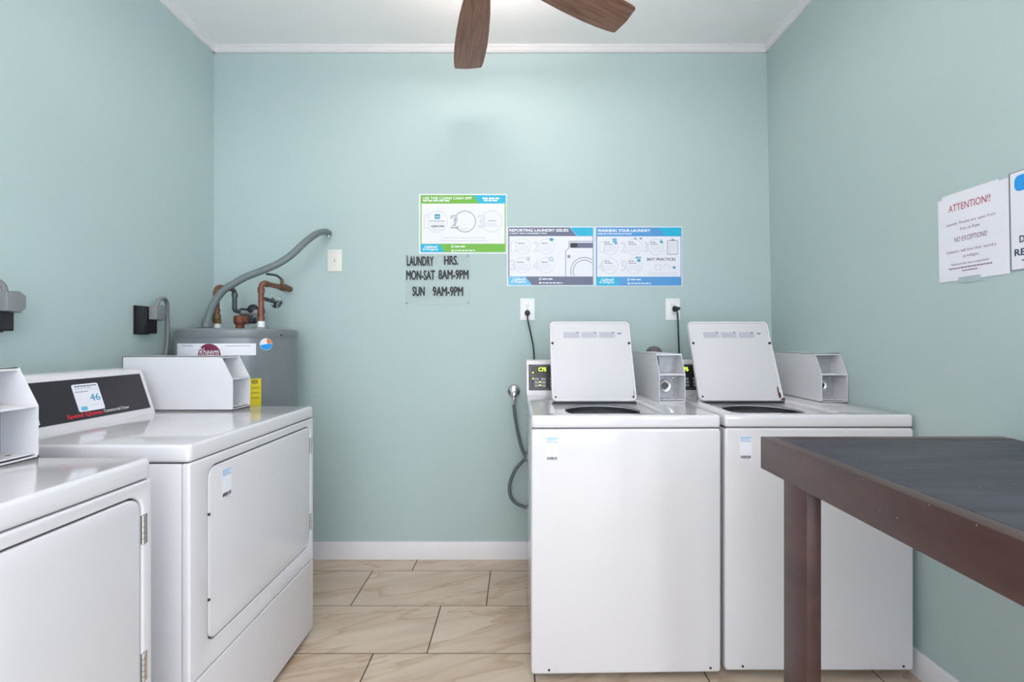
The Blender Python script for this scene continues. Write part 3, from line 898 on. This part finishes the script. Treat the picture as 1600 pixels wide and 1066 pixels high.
# ------------------------------------------------------------------ left wall outlets with dryer cords
def dryer_outlet(y0, which):
    x = XL; zb = EYE + .030; zt = EYE + .148
    t = thing('dryer_outlet', (x, y0 + .035, zb), 'black surface-mounted dryer outlet on the left wall, ' + which, 'outlet', 0, 'dryer outlets on the left wall')
    obj('housing', box(x + .0005, x + .045, y0, y0 + .071, zb, zt, .003), 'black', t, True)
    obj('face_plate', box(x + .045, x + .048, y0 + .006, y0 + .066, zb + .006, zt - .006, .001, 1), 'black_panel', t, True)
    obj('back_plate', box(x + .0005, x + .006, y0 - .004, y0 + .075, zb - .004, zt + .004, .001, 1), 'black', t, True)
def dryer_cord(y0, which, sg=1):
    x = XL + .049; yc = y0 + .030; zc = EYE + .122
    t = thing('power_cord', (x, yc, zc), 'thick grey dryer plug and looping cord, ' + which, 'power cord', 0, 'dryer cords on the left wall')
    oc = [(yc - .014, zc - .030), (yc + .026, zc - .034), (yc + .042, zc - .018), (yc + .042, zc + .020), (yc + .024, zc + .034), (yc - .014, zc + .028)]
    obj('plug', plate([oc], .034, lambda u, v, w: (x + .018 + w, u, v), .004), 'plug', t, True)
    p = [(x + .02, yc + sg * .005, zc + .028), (x + .020, yc + sg * .018, zc + .055), (x + .012, yc + sg * .055, zc + .068), (x - .001, yc + sg * .092, zc + .050), (x - .010, yc + sg * .104, zc - .01),
         (x - .010, yc + sg * .108, zc - .10), (x - .014, yc + sg * .100, zc - .20), (x - .012, yc + sg * .06, zc - .32), (x - .012, yc + sg * .03, zc - .52)]
    obj('cable', tube(p, .0085, True, 6), 'plug', t, True)
dryer_outlet(1.936, 'at left of the water heater')
dryer_cord(1.936, 'plugged in left of the water heater')
dryer_outlet(1.368, 'at the left picture edge')
dryer_cord(1.368, 'at the left picture edge', -1)

# ------------------------------------------------------------------ back wall plates, cords and valves
def wall_pt(px, py, w=0.0): return ((px - VX) * YB / F, YB - w, EYE + (VY - py) * YB / F)
def wall_plate(name, cx, cy, label, cat, mk):
    c = wall_pt(cx, cy); hw, hh = .0395, .0595
    t = thing(name, (c[0], YB, c[2] - hh), label, cat, 0, None)
    pl = plate([rrect(-hw, hw, -hh, hh, .004, 3)], .005, lambda u, v, w: (c[0] + u, YB - .003 + w, c[2] + v), .0015)
    obj('cover_plate', pl, mk, t, True)
    return t, c
t, c = wall_plate('jack_plate', 523.5, 407.5, 'ivory single jack plate under the end of the grey conduit', 'wall plate', 'ivory')
obj('jack', plate([rrect(-.008, .008, -.010, .010, .002, 2)], .003, lambda u, v, w: (c[0] + u, YB - .0065 + w, c[2] + v)), 'ivory', t, True)
b = cyl(.003, 0, .002, (c[0], YB - .008, c[2] + .004), '-Y', 10); b = cyl(.003, 0, .002, (c[0], YB - .008, c[2] - .005), '-Y', 10, b)
obj('jack_pins', b, 'midgrey', t, True)
def outlet(cx, cy, label):
    t, c = wall_plate('wall_outlet', cx, cy, label, 'outlet', 'plate')
    for dz in (.0195, -.0195):
        s = obj('socket', plate([rrect(-.0165, .0165, -.0135, .0135, .009, 5)], .003, lambda u, v, w, dz=dz: (c[0] + u, YB - .0065 + w, c[2] + dz + v)), 'plate', t, True)
        b = box(c[0] - .0075, c[0] - .0055, YB - .0086, YB - .0078, c[2] + dz - .001, c[2] + dz + .007)
        b = box(c[0] + .0055, c[0] + .0075, YB - .0086, YB - .0078, c[2] + dz - .001, c[2] + dz + .007, bm=b)
        b = cyl(.0026, 0, .0006, (c[0], YB - .008, c[2] + dz - .006), '-Y', 10, b)
        bmesh.ops.transform(b, matrix=Matrix.Translation(-Vector(t.location)), verts=b.verts)
        obj('slots', b, 'ink', s)
    b = cyl(.003, 0, .001, (c[0], YB - .0055, c[2]), '-Y', 10)
    obj('plate_screw', b, 'midgrey', t, True)
    return c
c1 = outlet(824, 483.5, 'white duplex outlet with upper socket free, above the left washer')
c2 = outlet(1051, 483.5, 'white duplex outlet between the two open washer lids')
def cord(name, c, dz, path, label, side):
    t = thing('power_cord', (c[0], YB - .008, c[2] + dz), label, 'power cord', 0, 'black washer cords on the back wall')
    b = lathe([(0, 0), (.0155, 0), (.0155, .010), (.010, .024), (.007, .034), (0, .036)], (c[0] + side * .003, YB - .0082, c[2] + dz), (side, -1, -.3 if side == 0 else 0), 18)
    obj('plug', b, 'black', t, True)
    obj('cable', tube(path, .0042, True, 6), 'black', t, True)
cord('a', c1, -.0195, [(c1[0], YB - .032, c1[2] - .030), (c1[0] + .002, YB - .030, c1[2] - .06)] + [tuple(W(px, py, 2.415)) for px, py in ((829, 520), (833, 540), (834.5, 556), (835, 575), (835, 600))],
     'black cord hanging from the outlet above the left washer', 0)
cord('b', c2, .002, [(c2[0] + .024, YB - .034, c2[2] + .006)] + [tuple(W(px, py, 2.40)) for px, py in ((1057.5, 483), (1059, 495), (1060, 520), (1061, 550), (1061, 580), (1060, 600))],
     'black cord hanging from the outlet between the washer lids', 1)

# supply valve and hose left of the washers
v0 = wall_pt(803, 612)
t = thing('supply_hose', (v0[0], YB, v0[2]), 'grey braided hose hanging from a chrome wall valve left of the washers', 'hose')
obj('escutcheon', lathe([(0, .022), (.018, .020), (.030, .012), (.037, .002), (.037, 0), (0, 0)], (v0[0], YB - .001, v0[2] + .003), '-Y', 32), 'chrome', t, True)
b = cyl(.013, 0, .05, (v0[0] + .002, YB - .012, v0[2] - .012), '-Y', 16)
b = cyl(.011, 0, .05, (v0[0] + .001, YB - .042, v0[2] - .062), 'Z', 16, b)
obj('valve_body', b, 'chrome', t, True)
obj('valve_handle', lathe([(0, .010), (.008, .010), (.014, .006), (.016, 0), (0, 0)], (v0[0] + .002, YB - .060, v0[2] - .010), '-Y', 18), 'chrome', t, True)
hpts = [W(px, py, yy) for px, py, yy in ((802.7, 630, 2.40), (803.5, 640, 2.40), (805.5, 656, 2.40), (810, 681, 2.40), (816, 703, 2.39), (822, 716, 2.375), (818, 720, 2.37), (805, 735, 2.38), (796.5, 757, 2.385), (798, 776, 2.385), (807, 787, 2.38), (819, 792, 2.36), (832, 796, 2.345))]
obj('braided_sleeve', tube([tuple(p) for p in hpts], .0088, True, 8), 'hose', t, True)
obj('coupling', cyl(.0125, 0, .028, (hpts[0].x, hpts[0].y, hpts[0].z - .006), 'Z', 8), 'chrome', t, True)

# dark faucet half hidden behind the left washer's coin box
v1 = wall_pt(1020, 553)
t = thing('wall_valve', (v1[0], YB, v1[2]), 'dark rounded water valve peeking over the coin box of the left washer', 'valve')
b = lathe([(0, .075), (.020, .072), (.036, .056), (.042, .03), (.040, 0), (0, 0)], (v1[0], YB - .001, v1[2]), '-Y', 28)
obj('valve_dome', b, 'valvegrey', t, True)
obj('valve_stem', cyl(.016, 0, .09, (v1[0] + .025, YB - .03, v1[2] - .075), 'Z', 14), 'darkmetal', t, True)

# ------------------------------------------------------------------ laundry hours sign
t = thing('hours_sign', wall_pt(684, 475), 'clear plastic laundry hours sign with black lettering under the green poster', 'sign')
pr = Print(lambda u, v: (u, v), lambda a, c, w: wall_pt(a, c, w + .0015))
pr.rect(('acrylic_sheet', 'acrylic'), 633.5, 398.5, 734.5, 475.5, 0, .003)
for s, x0, x1, y0, y1 in (('LAUNDRY', 636, 678, 400.8, 416), ('HRS.', 694, 716.5, 399.8, 414.5), ('MON-SAT', 635, 680, 422.5, 438), ('8AM-9PM', 685, 732.5, 421.8, 437),
                          ('SUN', 644.5, 664, 448, 463), ('9AM-9PM', 676, 724, 448, 463)):
    pr.text(('lettering', 'ink'), s, x0, y0, x1, y1, .0035, .045)
for px, py in ((634.8 + 1.2, 400.5), (731, 398.8 + 1.4), (636, 474), (731.5, 473)):
    pr.poly(('screw', 'midgrey'), circ(px, py, 1.4, 12), .0034, .001)
pr.build(t)

# ------------------------------------------------------------------ instruction posters on the back wall
def poster_print(zx, zy, sc):
    return Print(lambda u, v: (zx + u / sc, zy + v / sc), lambda a, c, w: wall_pt(a, c, w + .0010))
def footer(pr, y, ink='white_print'):
    pr.text(('maker_lettering', ink), 'Caldwell', 140, y + 20, 350, y + 62, .0012, .03, .15)
    pr.text(('maker_lettering', ink), '& Gregory', 112, y + 62, 365, y + 112, .0012, .03, .15)
    pr.ring(('phone_icon', 'white_print'), 597, y + 38, 17, 9, .0012)
    pr.rect(('mail_icon', 'white_print'), 580, y + 90, 618, y + 118, .0012)
    pr.dashes(('contact_print', 'white_print'), 635, 810, y + 30, y + 50, .0012, 2)
    pr.dashes(('contact_print', 'white_print'), 635, 965, y + 95, y + 113, .0012, 3)

# green poster
t = thing('poster', wall_pt(723, 396.6), 'green and blue three-step app poster above the laundry hours sign', 'poster', 0, 'laundry instruction posters on the back wall')
pr = poster_print(650, 298, 1515 / 145)
pr.rect(('sheet', 'paper'), 50, 55, 1480, 1030, 0, .0004)
pr.rect(('border', 'green'), 75, 75, 1465, 1007, .0006)
pr.rect(('body', 'paper'), 92, 213, 1448, 868, .0009)
pr.poly(('accent_panel', 'cyan'), [(930, 75), (1465, 75), (1465, 210), (1030, 210)], .0009)
pr.poly(('accent_panel', 'cyan'), [(75, 875), (390, 875), (460, 1007), (75, 1007)], .0009)
pr.text(('title', 'white_print'), 'USE THE CLEAN CASH APP', 110, 103, 912, 146, .0012, .03)
pr.dashes(('subtitle', 'white_print'), 115, 560, 156, 178, .0012, 5)
pr.dashes(('subtitle', 'white_print'), 1085, 1370, 115, 140, .0012, 6)
pr.dashes(('subtitle', 'white_print'), 1110, 1340, 150, 175, .0012, 7)
for cx, wd, key in ((345, 8, 'faint'), (800, 11, 'midgrey'), (1232, 8, 'faint')):
    pr.ring(('step_ring', key), cx, 505, 172, wd, .0012)
pr.numeral(('numeral', 'faint'), '1', 135, 400, 210, 615, .0015)
pr.numeral(('numeral', 'midgrey'), '2', 565, 400, 690, 615, .0015)
pr.numeral(('numeral', 'faint'), '3', 1010, 400, 1135, 608, .0015)
pr.poly(('app_icon', 'icon'), rrect(305, 395, 385, 467, 14, 4), .0012)
pr.text(('app_icon_lettering', 'white_print'), 'app', 322, 415, 380, 452, .0016, .0)
pr.text(('caption', 'midgrey'), 'DOWNLOAD', 228, 486, 475, 512, .0012, .02)
pr.text(('caption_bold', 'ink'), 'CLEAN CASH', 245, 566, 460, 600, .0012, .05)
pr.text(('caption', 'midgrey'), 'START', 1180, 485, 1308, 508, .0012, .03)
for y, x0, x1 in ((545, 240, 460), (635, 250, 450), (370, 700, 890), (630, 715, 880), (545, 1160, 1310), (580, 1130, 1340), (772, 440, 1130), (820, 390, 1160)):
    pr.dashes(('fine_print', 'faint'), x0, x1, y - 5, y + 5, .0012, y)
footer(pr, 875)
pr.build(t)

# slate poster
t = thing('poster', wall_pt(861, 447), 'slate grey REPORTING LAUNDRY ISSUES poster with washer drawing', 'poster', 0, 'laundry instruction posters on the back wall')
pr = poster_print(788, 350, 1514 / 142)
pr.rect(('sheet', 'paper'), 45, 45, 1495, 1035, 0, .0004)
pr.rect(('border', 'slate'), 65, 60, 1480, 1020, .0006)
pr.rect(('body', 'paper'), 84, 205, 1470, 877, .0009)
pr.poly(('accent_panel', 'cyan'), [(1105, 60), (1480, 60), (1480, 200), (1220, 200)], .0009)
pr.poly(('accent_line', 'lightcyan'), [(1085, 60), (1105, 60), (1220, 200), (1200, 200)], .0009)
pr.poly(('maker_panel', 'lightcyan'), [(65, 880), (350, 880), (465, 1020), (65, 1020)], .0009)
pr.text(('title', 'white_print'), 'REPORTING LAUNDRY ISSUES', 85, 84, 1070, 132, .0012, .04)
pr.text(('subtitle', 'white_print'), 'A SWIFT AND CONVENIENT WAY', 85, 146, 710, 174, .0012, .02)
for (cx, cy), s, nx in (((310, 375), '1', 110), ((705, 375), '2', 485), ((305, 690), '3', 100), ((705, 690), '4', 478)):
    pr.ring(('step_ring', 'faint'), cx, cy, 128, 7, .0012)
    pr.numeral(('numeral', 'faint'), s, nx, cy - 85, nx + 85, cy + 90, .0015)
    pr.dashes(('caption', 'midgrey'), cx - 85, cx + 25, cy - 58, cy - 42, .0012, cx)
    for q in range(4): pr.dashes(('fine_print', 'faint'), cx - 95, cx + 90, cy - 15 + q * 27, cy - 9 + q * 27, .0012, cx + q)
pr.poly(('icon', 'icon'), circ(785, 262, 36, 20, 27), .0015)
pr.ring(('icon', 'icon'), 780, 590, 30, 10, .0015)
pr.poly(('icon_grey', 'faint'), rrect(372, 430, 548, 620, 14, 3), .0015)
pr.stroke(('washer_drawing', 'slate'), [(1020, 872), (1020, 450), (1075, 405), (1075, 292), (1466, 292)], 9, .0012)
pr.rect(('drawing_panel', 'slate'), 1092, 316, 1470, 402, .0012)
pr.poly(('drawing_display', 'ink'), rrect(1098, 1220, 322, 394, 30, 4), .0016)
pr.poly(('drawing_label', 'midgrey'), rrect(1050, 1098, 520, 570, 4, 1), .0012)
ok = lambda x, y: x < 1470 and y < 876
pr.arc(('washer_drawing', 'slate'), 1330, 785, 225, 10, .0012, ok)
pr.arc(('washer_drawing', 'slate'), 1330, 785, 182, 10, .0012, ok)
footer(pr, 880)
pr.build(t)

# blue poster
t = thing('poster', wall_pt(997.5, 447), 'blue WASHING YOUR LAUNDRY poster with clipboard drawing', 'poster', 0, 'laundry instruction posters on the back wall')
pr = poster_print(926, 350, 1535 / 144)
pr.rect(('sheet', 'paper'), 32, 45, 1490, 1040, 0, .0004)
pr.rect(('border', 'blue'), 55, 60, 1476, 1030, .0006)
pr.rect(('body', 'paper'), 74, 209, 1462, 880, .0009)
pr.poly(('accent_panel', 'cyan'), [(1100, 60), (1476, 60), (1476, 205), (1200, 205)], .0009)
pr.poly(('accent_panel', 'cyan'), [(55, 885), (390, 885), (450, 1030), (55, 1030)], .0009)
pr.text(('title', 'white_print'), 'WASHING YOUR LAUNDRY', 76, 88, 958, 137, .0012, .04)
pr.text(('subtitle', 'white_print'), 'STEP-BY-STEP INSTRUCTIONS', 76, 153, 645, 182, .0012, .02)
for (cx, cy), s, nx in (((290, 385), '1', 115), ((690, 385), '2', 470), ((1050, 385), '3', 845), ((290, 700), '4', 105), ((690, 700), '5', 470)):
    pr.ring(('step_ring', 'faint'), cx, cy, 130, 7, .0012)
    pr.numeral(('numeral', 'faint'), s, nx, cy - 85, nx + 80, cy + 90, .0015)
    pr.dashes(('caption', 'midgrey'), cx - 90, cx - 10, cy - 85, cy - 70, .0012, cx)
    pr.dashes(('caption', 'midgrey'), cx - 90, cx + 40, cy - 52, cy - 38, .0012, cx + 1)
    for q in range(4): pr.dashes(('fine_print', 'faint'), cx - 95, cx + 95, cy - 12 + q * 27, cy - 6 + q * 27, .0012, cx + q + 3)
pr.poly(('icon_grey', 'lightcyan'), rrect(330, 400, 240, 312, 8, 3), .0015)
pr.poly(('icon', 'icon'), circ(385, 325, 22, 14, 18), .0018)
pr.stroke(('icon', 'icon'), [(1137, 255), (1137, 300)], 12, .0015); pr.poly(('icon', 'icon'), circ(1142, 302, 28, 16, 22), .0018)
pr.poly(('icon', 'icon'), circ(737, 562, 22, 14, 17), .0015); pr.poly(('icon', 'icon'), circ(785, 562, 20, 14, 17), .0015)
pr.poly(('icon', 'icon'), circ(765, 610, 30, 16, 26), .0018)
pr.poly(('icon', 'icon'), circ(1355, 727, 26, 14, 22), .0015)
pr.poly(('icon_dark', 'midgrey'), circ(708, 248, 22, 12, 13), .0015); pr.poly(('icon_dark', 'midgrey'), circ(800, 246, 26, 12, 14), .0015)
pr.poly(('clipboard', 'midgrey'), rrect(1238, 1420, 275, 512, 14, 3), .0012, holes=[rrect(1247, 1411, 284, 503, 8, 3)])
pr.poly(('clipboard', 'midgrey'), [(1290, 275), (1330, 250), (1370, 275)], .0015)
pr.poly(('clipboard_page', 'faint'), rrect(1266, 1392, 312, 490, 3, 1), .0012, holes=[rrect(1272, 1386, 318, 484, 3, 1)])
for q in range(6): pr.dashes(('fine_print', 'faint'), 1280, 1375, 335 + q * 22, 342 + q * 22, .0012, q)
pr.text(('heading', 'ink'), 'BEST PRACTICES', 905, 568, 1377, 614, .0012, .02)
pr.poly(('basket_drawing', 'faint'), rrect(1040, 1140, 680, 770, 20, 4), .0012, holes=[rrect(1048, 1132, 688, 762, 14, 4)])
pr.stroke(('basket_drawing', 'faint'), [(1170, 740), (1215, 660), (1300, 735)], 8, .0012)
for q in range(2): pr.dashes(('fine_print', 'faint'), 910, 1400, 815 + q * 28, 822 + q * 28, .0012, q + 40)
footer(pr, 888)
pr.build(t)

# ------------------------------------------------------------------ notices on the right wall
def right_place(Y0, Y1, Zt, Zb, skew=0.0):
    def f(u, v, w):
        y = Y0 + (Y1 - Y0) * u; z = Zt + (Zb - Zt) * v + skew * u
        return (right_x(y, z) - .0015 - w, y, z)
    return f
t = thing('notice', (right_x(1.37, 1.38), 1.37, 1.38), 'white sheet headed ATTENTION!! in crimson on the right wall', 'notice', 0, 'paper notices on the right wall')
pr = Print(lambda u, v: (u, v), right_place(1.482, 1.272, EYE + .468, EYE + .190))
pr.rect(('sheet', 'paper'), 0, 0, 1, 1, 0, .0005)
pr.text(('heading', 'crimson'), 'ATTENTION!!', .17, .125, .77, .205, .0007, .0)
pr.text(('emphasis', 'purple'), 'NO EXCEPTIONS!', .25, .505, .72, .56, .0007, .0, .12)
for s, u0, u1, v0_, v1_ in (('Laundry Rooms are open from', .13, .83, .33, .372), ('8 am to 8 pm', .34, .62, .405, .445), ('Violators will lose their laundry', .12, .84, .65, .692), ('privileges', .38, .60, .715, .757),
                            ('Thank you for your cooperation', .19, .74, .80, .833)):
    pr.text(('body_lettering', 'purple'), s, u0, v0_, u1, v1_, .0007, -.005, .1)
pr.dashes(('small_print', 'purple'), .16, .78, .853, .866, .0007, 2)
pr.dashes(('small_print', 'purple'), .36, .58, .89, .902, .0007, 3)
pr.rect(('tape', 'tape'), -.01, -.075, .07, .035, .0008)
pr.rect(('tape', 'tape'), .30, .965, .62, 1.035, .0008)
pr.rect(('tape', 'tape'), .88, -.02, 1.0, .02, .0008)
pr.build(t)
t = thing('notice', (right_x(1.16, 1.38), 1.16, 1.38), 'white framed notice with blue logo, cut off by the right picture edge', 'notice', 0, 'paper notices on the right wall')
pr = Print(lambda u, v: (u, v), right_place(1.270, 1.055, EYE + .472, EYE + .196))
pr.rect(('sheet', 'paper'), 0, 0, 1, 1, 0, .0005)
pr.poly(('frame_line', 'midgrey'), [(0, 0), (1, 0), (1, 1), (0, 1)], .0007, holes=[[(.012, .009), (.988, .009), (.988, .991), (.012, .991)]])
pr.poly(('logo', 'logoblue'), rrect(.06, .55, .045, .205, .06, 5), .0007)
pr.text(('logo_lettering', 'white_print'), '/', .19, .065, .26, .185, .0011, .06)
pr.text(('lettering', 'navy'), 'D', .11, .655, .17, .725, .0011, .02)
pr.text(('lettering', 'navy'), 'RE', .05, .785, .175, .855, .0011, .02)
pr.rect(('lettering', 'navy'), .13, .90, .18, .91, .0011)
pr.build(t)

# ------------------------------------------------------------------ folding table by the right wall
TX0, TY1, TY0 = .697, 1.297, .08
TZ = EYE - .278; TB = EYE - .3695
t = thing('folding_table', (1.03, .69, 0), 'dark brown painted wooden folding table against the right wall', 'table')
TX1 = right_x(1.0, TZ) - .012
fr = obj('tabletop', box(TX0 + .040, TX1 - .002, TY0 + .040, TY1 - .040, TZ - .020, TZ - .0008, .001, 1), 'table_top', t, True)
obj('edge_board', box(TX0, TX0 + .0385, TY0, TY1, TB, TZ, .0022), 'table_side', t, True)
obj('edge_board', box(TX0 + .039, TX1, TY1 - .0385, TY1, TB, TZ, .0022), 'table_side', t, True)
obj('edge_board', box(TX0 + .039, TX1, TY0, TY0 + .0385, TB, TZ, .0022), 'table_side', t, True)
obj('wall_ledger', box(TX1 - .038, TX1, TY0 + .04, TY1 - .04, TB, TZ - .022, .002), 'table_side', t, True)
for y in (.45, .85):
    obj('joist', box(TX0 + .04, TX1 - .04, y, y + .038, TB + .004, TZ - .022, .002), 'table_side', t, True)
for y in (1.094, .19):
    obj('leg', box(TX0 + .004, TX0 + .040, y, y + .096, 0, TB - .0005, .002), 'table_side', t, True)
cr = random.Random(11)
b = None
for i in range(11):
    y = cr.uniform(.55, 1.25); z = TZ - cr.choice([.002, .004, .02, .05])
    b = plate([circ(y, z, cr.uniform(.0006, .0016), 7, .001)], .0004, lambda u, v, w: (TX0 - .0002 + w, u, v), bm=b)
for i in range(8):
    b = plate([circ(cr.uniform(TX0 + .05, TX0 + .3), cr.uniform(.55, 1.0), cr.uniform(.0008, .0018), 7)], .0003, lambda u, v, w: (u, v, TZ - .0006 + w), bm=b)
o = obj('paint_chips', b, 'chip', t, True); o['kind'] = 'stuff'

# ------------------------------------------------------------------ ceiling fan
FZ = EYE + 1.33
fan = thing('ceiling_fan', (-.128, 1.549, FZ), 'ceiling fan with dark walnut wood blades under the white ceiling', 'ceiling fan')
obj('canopy', lathe([(0, .268), (.07, .268), (.072, .25), (.055, .215), (.02, .205), (0, .205)], (0, 0, 0), 'Z', 36), 'darkmetal', fan)
obj('downrod', cyl(.013, .08, .21, (0, 0, 0), 'Z', 18), 'darkmetal', fan)
obj('motor_housing', lathe([(0, .095), (.05, .09), (.105, .07), (.12, .04), (.118, .0), (.10, -.03), (.06, -.048), (0, -.05)], (0, 0, 0), 'Z', 48), 'darkmetal', fan)
obj('added_glow_ring', lathe([(.03, .10), (.23, .10), (.235, .108), (.23, .118), (.03, .118)], (0, 0, 0), 'Z', 48), 'added_glow', fan)  # glowing ring added on the fan for the ceiling fill
outl = []
prof = [(.155, .040), (.20, .053), (.28, .063), (.38, .071), (.48, .075), (.56, .074), (.61, .071), (.640, .067), (.647, .062)]
outl = [(r_, -h_) for r_, h_ in prof] + [(.654, 0)] + [(r_, h_) for r_, h_ in prof[::-1]]
pitch = math.radians(-9)
bl_mesh = None
for k in range(5):
    a = math.radians(29 + 72 * k)
    if bl_mesh is None:
        bb = plate([outl], .007, lambda u, v, w: (u, v * math.cos(pitch) - w * math.sin(pitch), v * math.sin(pitch) + w * math.cos(pitch)), .002)
        o = obj('blade', bb, 'blade', fan); bl_mesh = o.data
        b2 = plate([[(.09, -.018), (.17, -.012), (.24, -.035), (.26, 0), (.24, .035), (.17, .012), (.09, .018)]], .005,
                   lambda u, v, w: (u, v * math.cos(pitch) - w * math.sin(pitch), v * math.sin(pitch) + w * math.cos(pitch) + .0065), .001)
        o2 = obj('blade_bracket', b2, 'darkmetal', fan); br_mesh = o2.data
    else:
        o = bpy.data.objects.new('blade', bl_mesh); COL.objects.link(o); o.parent = fan
        o2 = bpy.data.objects.new('blade_bracket', br_mesh); COL.objects.link(o2); o2.parent = fan
    o.rotation_euler = (0, 0, a); o2.rotation_euler = (0, 0, a)
